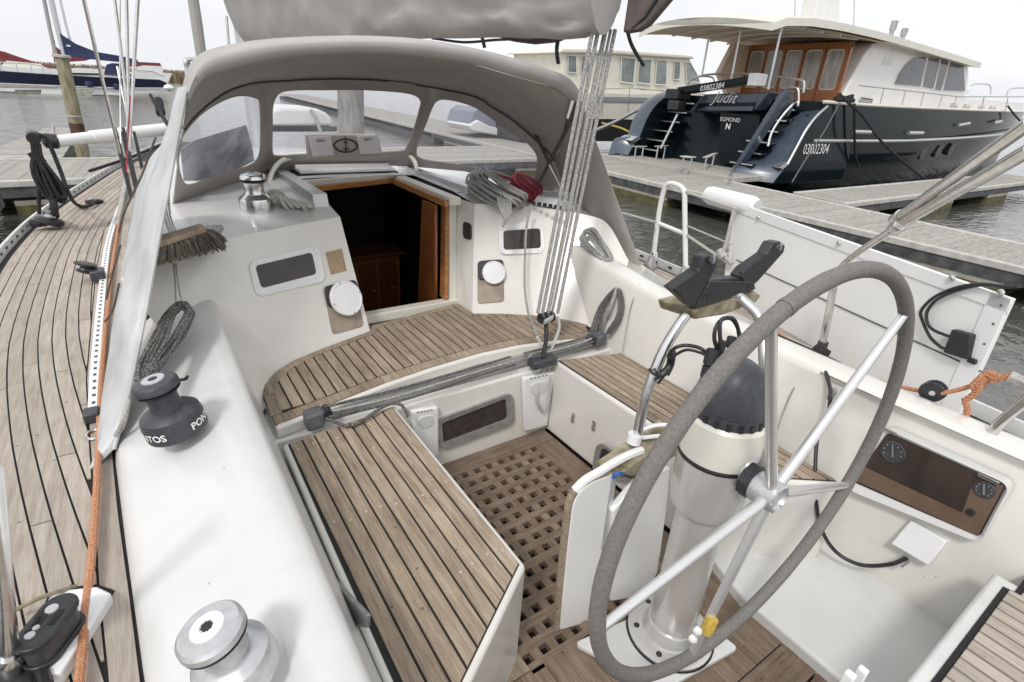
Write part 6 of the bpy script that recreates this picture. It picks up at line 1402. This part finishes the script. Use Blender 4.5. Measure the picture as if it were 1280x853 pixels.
# side details
MB().tube([U(1075, 107, y=YN+.05), U(1130, 113, y=YN+.05), U(1200, 121, y=YN+.05), U(1290, 121, y=YN+.3)], .025, 8).build('side_rail', alu, my)
for (a, b_) in (((1105, 110), (1099, 135)), ((1132, 114), (1126, 137)), ((1155, 117), (1149, 138)), ((1178, 119), (1172, 139)), ((1196, 121), (1190, 140)), ((1230, 122), (1226, 141)), ((1260, 122), (1256, 141))):
    MB().tube([U(*a, y=YN+.05), U(*b_, y=YN+.03)], .018, 6).build('rail_post', alu, my)
gv = MB().prism([U(a, b_, y=YH-.02) for a, b_ in ((1074, 131), (1088, 133), (1090, 124), (1077, 122))], (0, -.03, 0)).build('vent_grille', dgrey, my, smooth=0)
for k in range(4): MB().tube([U(1075, 124.5+2*k, y=YH-.06), U(1089, 126.5+2*k, y=YH-.06)], .015, 5).build('louvre', alu, gv)
for px in ((1153, 192), (1172, 189.5), (1188, 187)):
    c = U(*px, y=YN+.12); c.y = YN+.10
    MB().prism([Vector((c.x+dx, YN+.03, c.z+dz)) for dx, dz in rr_] if False else rrect([(c.x-.24, YN+.085, c.z-.2), (c.x+.2, YN+.085, c.z-.2), (c.x+.24, YN+.065, c.z+.2), (c.x-.2, YN+.065, c.z+.2)], .35), (0, .2, 0)).build('porthole', blk, my, smooth=0)
for (a, b_) in (((1066, 165), (1088, 165.5)), ((1135, 166.5), (1153, 166.5)), ((1197, 157), (1211, 154.5)), ((1242, 154), (1251, 152))):
    MB().tube([U(*a, y=YN-.02), U(*b_, y=YN-.02)], .06, 8).build('scupper_plate', alu, my)
hnp = U(1020, 187, y=YN-.02); text_mesh('03802304', 1, lambda x, y: Vector((hnp.x+x*.33, YN-.03, hnp.z+y*.38)), 'lettering', white_t, my)
# mast base, lamp, funnel, aerials
XM = 17.5
MB().prism([U(a, b_, y=10.8) for a, b_ in ((1018, 30), (1050, 33), (1050, -20), (1026, -20))], (0, .5, 0)).build('radar_mast', wpaint, my, bevel=.05)
for (px, w_, h_) in (((1117, 33), .10, .28), ((1130, 41), .10, .22)):
    c = U(*px, y=10.0); MB().lathe([(w_*.7, -h_-.4), (w_*.7, -h_*.5), (w_, -h_*.4), (w_*1.05, h_*.5), (w_*.8, h_*.6)], c, n=14).build('roof_lamp', alud, my)
for px in ((1068, 0), (994, 0)): MB().tube([U(px[0], -10, y=10.2), U(px[0]-1, 34, y=10.2)], .015, 5).build('aerial', alu, my)
MB().obox(U(993, 26, y=10.2), (.08, 0, 0), (0, .08, 0), (0, 0, .06)).build('roof_fitting', blk, my)
# bow rails
for px in (((1208, 118), (1214, 107), (1226, 105), (1237, 107), (1238, 118)), ((1258, 120), (1262, 112), (1275, 110), (1290, 111))):
    MB().tube(spl([U(a, b_, y=9.4) for a, b_ in px], 4), .03, 8).build('bow_rail', alu, my)
for px in ((1192, 133), (1208, 134), (1226, 136), (1240, 136)): MB().lathe([(.10, -.1), (.12, 0), (.10, .1)], U(*px, y=YN+.4), n=10).build('fairlead', alu, my)
# its mooring lines
for i, P in enumerate((((1055, 124), (1078, 145), (1100, 175), (1130, 203), (1158, 226)), ((1068, 130), (1068, 160), (1069, 190), (1073, 208)), ((1050, 128), (1030, 165), (1010, 195), (990, 228)), ((1260, 133), (1270, 146), (1284, 160)))):
    m = MB(); rope(m, [U(a, b_, y=YN-.15-.25*k*(1 if i in (0, 2) else 0)) for k, (a, b_) in enumerate(P)], .035 if i != 2 else .018)
    tag(m.build('mooring_line', ropek if i != 2 else roped, None), ['black mooring line slanting down along the dark yacht hull', 'black rope hanging straight down the dark yacht hull', 'grey line from the dark yacht cleat past its hull number', 'short black line at the bow of the dark yacht'][i], 'mooring line')
m = MB(); m.tube([U(1044, 124, y=YN), U(1066, 126, y=YN)], .07, 8)
for k in range(8): c = U(1050+random.uniform(-4, 12), 124+random.uniform(-3, 3), y=YN+.0); m.tube([c, c+Vector((random.uniform(-.3, .3), 0, random.uniform(-.1, .15)))], .06, 6)
tag(m.build('rope_heap', ropek, None), 'heap of black rope on the quarter of the dark motor yacht', 'rope')

# ------------------------------------------------------------------ pale motor cruiser beyond
Y2 = 18.0
wy = thing('motor_cruiser', (17, 19.5, WZ), 'cream motor cruiser with tall windows moored behind the dark yacht', 'motor cruiser')
def wz(px, d=0): return [U(a, b_, y=Y2+d) for a, b_ in px]
MB().prism(wz([(655, 150), (655, 110), (680, 112), (760, 116), (850, 118), (905, 122), (900, 150), (880, 172), (655, 175)]), (0, 4.4, 0)).build('hull', cream, wy, bevel=.05)
MB().prism(wz([(655, 176), (655, 148), (760, 149), (900, 152), (880, 178)], -.03), (0, 4.3, 0)).build('hull_bottom', blk, wy, smooth=0)
MB().prism(wz([(745, 121), (800, 122), (870, 124), (870, 130), (800, 128), (745, 127)], -.04), (0, .05, 0)).build('grey_band', mat('band_grey', (.28, .30, .32), rough=.4), wy, smooth=0)
MB().prism(wz([(705, 118), (702, 64), (770, 64), (800, 67), (862, 72), (870, 88), (878, 106), (884, 120)], .5), (0, 3.4, 0)).build('deckhouse', cream, wy, bevel=.08, seg=3)
MB().prism(wz([(698, 66), (704, 60), (770, 62), (802, 64), (866, 69), (868, 74), (800, 70), (770, 68)], .35), (0, 3.7, 0)).build('roof', cream, wy, bevel=.05)
for wq in ([(776, 102), (777, 73), (794, 74), (791, 104)], [(797, 103), (799, 75), (814, 75.5), (812, 105)], [(819, 105), (821, 76), (833, 76.5), (832, 106)], [(842, 99), (843, 78), (850, 78.5), (849, 99)], [(710, 90), (710, 70), (720, 71), (720, 91)], [(726, 90), (727, 71), (736, 71.5), (736, 91)], [(858, 102), (857, 79), (862, 79), (870, 92), (874, 103)]):
    q = wz(wq, .47); f = MB().ring([p+(p-sum(q, Vector())/len(q))*.10 for p in q], q, (0, -.04, 0)).build('window', cream, wy, smooth=0)
    MB().poly([p+Vector((0, -.005, 0)) for p in q]).build('pane', mat('cruiser_glass', (.16, .19, .20), (.30, .33, .33), rough=.08, scale=1.5) if 'cruiser_glass' not in MATS else MATS['cruiser_glass'], f, smooth=0)
MB().tube(wz([(700, 84), (760, 86), (800, 112), (830, 113)], -.05)[2:]+[], .02, 6).build('hand_rail', alu, wy)
for px in ((754, 112), (787, 110)): MB().tube(wz([(px[0], px[1]), (px[0]-2, px[1]+30)], -.06), .02, 6).build('rail_post', alu, wy)
MB().tube(wz([(745, 112), (787, 110), (830, 114), (880, 118)], -.06), .02, 6).build('side_rail', alu, wy)
m = MB(); rope(m, [U(740, 165, y=14), U(770, 152, y=14), U(805, 133, y=14)], .06); tag(m.build('mooring_line', alu, None), 'pale stern line from the dark yacht across to the cream cruiser', 'mooring line')
m = MB(); rope(m, [U(752, 154, y=16.5), U(775, 160, y=16), U(786, 165, y=15.5)], .035); tag(m.build('mooring_line', mat('yellow_rope', (.45, .40, .08), rough=.8), None), 'thin yellow line hanging below the cream cruiser', 'mooring line')

# ------------------------------------------------------------------ sailing boats across the water on the left
YB2 = 62
sbt = thing('sailing_boat', U(100, 115, y=YB2), 'dark blue sailing boat with blue sail cover moored across the water at left', 'sailing boat')
def bz_(px, d=0): return [U(a, b_, y=YB2+d) for a, b_ in px]
def bp(name, px, mt, d0=0, d=3.0, par=None, bev=0): return MB().prism(bz_(px, d0), (0, d, 0)).build(name, mt, par or sbt, smooth=0, bevel=bev)
NB = mat('blue_hull', (.008, .011, .03), (.011, .015, .038), rough=.15, spec=.2)
bp('hull', [(-50, 84), (0, 89), (60, 93), (130, 97), (200, 100), (209, 104), (203, 110), (150, 110), (70, 107), (0, 104), (-50, 102)], NB)
bp('hull_bottom', [(-50, 102), (0, 103.5), (70, 106.5), (150, 109.5), (204, 109.5), (196, 115), (150, 119), (60, 118), (20, 115), (-50, 112)], wpaint, .1, 2.8)
bp('boot_stripe', [(-50, 102.3), (0, 103.8), (70, 106.8), (150, 109.8), (203, 109.8), (203, 110.8), (150, 110.8), (70, 107.8), (0, 104.8), (-50, 103.3)], wpaint, -.05, .1)
bp('cabin', [(55, 93), (75, 87), (95, 85), (150, 88), (165, 96), (120, 97)], wpaint, .5, 2)
bp('window_band', [(85, 91), (128, 92), (128, 94), (85, 93.5)], blk, .45, .1)
bp('spray_hood', [(130, 93), (133, 81), (140, 79), (156, 80), (165, 96)], bluec, .4, 2.2)
bp('cockpit_canopy', [(168, 97), (172, 84), (180, 82), (203, 83), (205, 96)], wpaint, .5, 2.0)
bp('sail_cover', [(75, 42), (78, 44), (95, 55), (120, 65), (150, 70), (172, 75), (173, 80), (150, 78), (110, 74), (82, 70)], bluec, 1.2, .7)
bp('cover_patch', [(83, 56), (88, 57), (88, 59), (83, 58)], wpaint, 1.1, .05)
MB().tube(bz_([(63, -5), (72, 35), (81, 70), (86, 95)], 1.5), .20, 10).build('mast', alu, sbt)
MB().tube(bz_([(74, -5), (82, 30), (88, 52)], 1.5), .10, 6).build('stay', alu, sbt)
MB().tube(bz_([(54, -5), (63, 40), (68, 62), (72, 74)], 1.4), .14, 8).build('stay', alud, sbt)
for px in ((111, 106), (146, 109)): MB().tube(bz_([(px[0], px[1]-4), (px[0], px[1]-3), (px[0], px[1]+2), (px[0], px[1]+3)], -.3), [.12, .26, .26, .12], 8).build('fender', bluec, sbt)
MB().tube(bz_([(-40, 76), (40, 80), (62, 86)], .2), .04, 5).build('guard_wire', alu, sbt); MB().tube(bz_([(168, 88), (190, 89), (206, 96)], .2), .05, 5).build('stern_rail', alu, sbt)
for a in (-20, 0, 20, 38, 52): MB().tube(bz_([(a, 79+a*.05), (a+2, 90+a*.05)], .2), .05, 5).build('stanchion', alu, sbt)
YB3 = 74
rb2 = thing('sailing_boat', U(20, 110, y=YB3), 'white sailing boat with dark red sail covers behind the blue one at far left', 'sailing boat')
def rp3(name, px, mt, d0=0, d=3.0): return MB().prism([U(a, b_, y=YB3+d0) for a, b_ in px], (0, d, 0)).build(name, mt, rb2, smooth=0)
rp3('hull', [(-40, 80), (40, 85), (100, 88), (215, 92), (210, 104), (-40, 100)], wpaint)
rp3('sail_cover', [(-10, 62), (0, 64), (20, 71), (45, 79), (60, 82), (62, 85), (30, 84), (0, 78), (-10, 76)], red, 1)
rp3('sail_cover', [(68, 58), (72, 61), (90, 70), (118, 72), (105, 76), (72, 78)], red, 1)
rp3('boom_cover', [(150, 79), (160, 77), (200, 79), (202, 83), (160, 84)], red, 1)
rp3('cabin', [(0, 84), (8, 76), (50, 80), (62, 88)], cream, .5, 2)
MB().tube([U(66, 50, y=YB3), U(70, 78, y=YB3)], .15, 8).build('mast', red, rb2)
for k, (a, b_, c, d) in enumerate(((-10, 108, 70, 112), (18, 113, 50, 119), (95, 111, 116, 121))): 
    if k == 0: m = MB().prism([U(x, y, y=55) for x, y in ((a, b_-1), (c, 108.5), (c, 111), (a, b_+2))], (0, 1.2, 0)); tag(m.build('jetty', dockw, None), 'low timber jetty in front of the blue sailing boat', 'jetty')
    else: m = MB().prism([U(x, y, y=55.2) for x, y in ((a, b_), (c, b_), (c-1, d), (a+2, d))], (0, 1.0, 0)); tag(m.build('jetty_float', conc, None), ['', 'pale float under the left half of the low jetty', 'pale float standing right of the leaning mooring pile'][k], 'float')
dh = MB().lathe([(.02, -.3), (.35, -.15), (.42, 0), (.35, .15), (.02, .3)], U(211, 110, y=58), n=12); tag(dh.build('white_buoy', wpaint, None), 'white fender buoy floating at the stern of the blue sailing boat', 'buoy')
# small craft through the right window
cbt = thing('covered_boat', U(615, 162, y=20), 'grey covered boat beyond the pontoon seen in the right sprayhood window', 'boat')
MB().prism([U(a, b_, y=20) for a, b_ in ((586, 158), (592, 140), (600, 134), (606, 140), (615, 146), (632, 158), (650, 168), (600, 162))], (0, 2, 0)).build('cover', mat('blue_grey_cover', (.22, .24, .30), (.30, .32, .38), rough=.8), cbt, bevel=.05)
MB().prism([U(a, b_, y=19.9) for a, b_ in ((586, 157), (597, 150), (612, 158), (650, 166), (645, 174), (590, 164))], (0, 2, 0)).build('hull', wpaint, cbt, bevel=.05)

for px, y_, h, lab in ((384, 62, 12, 'bare mast of a distant yacht left of the grey pile in the middle window'), (474, 55, 11, 'bare mast of a distant yacht right of the grey pile in the middle window')):
    q = U(px, 150, y=y_); m = MB().tube([Vector((q.x, q.y, 1)), Vector((q.x, q.y, 1+h))], [.10, .08], 8); tag(m.build('distant_mast', alu, None), lab, 'mast', 'distant masts beyond the sprayhood')
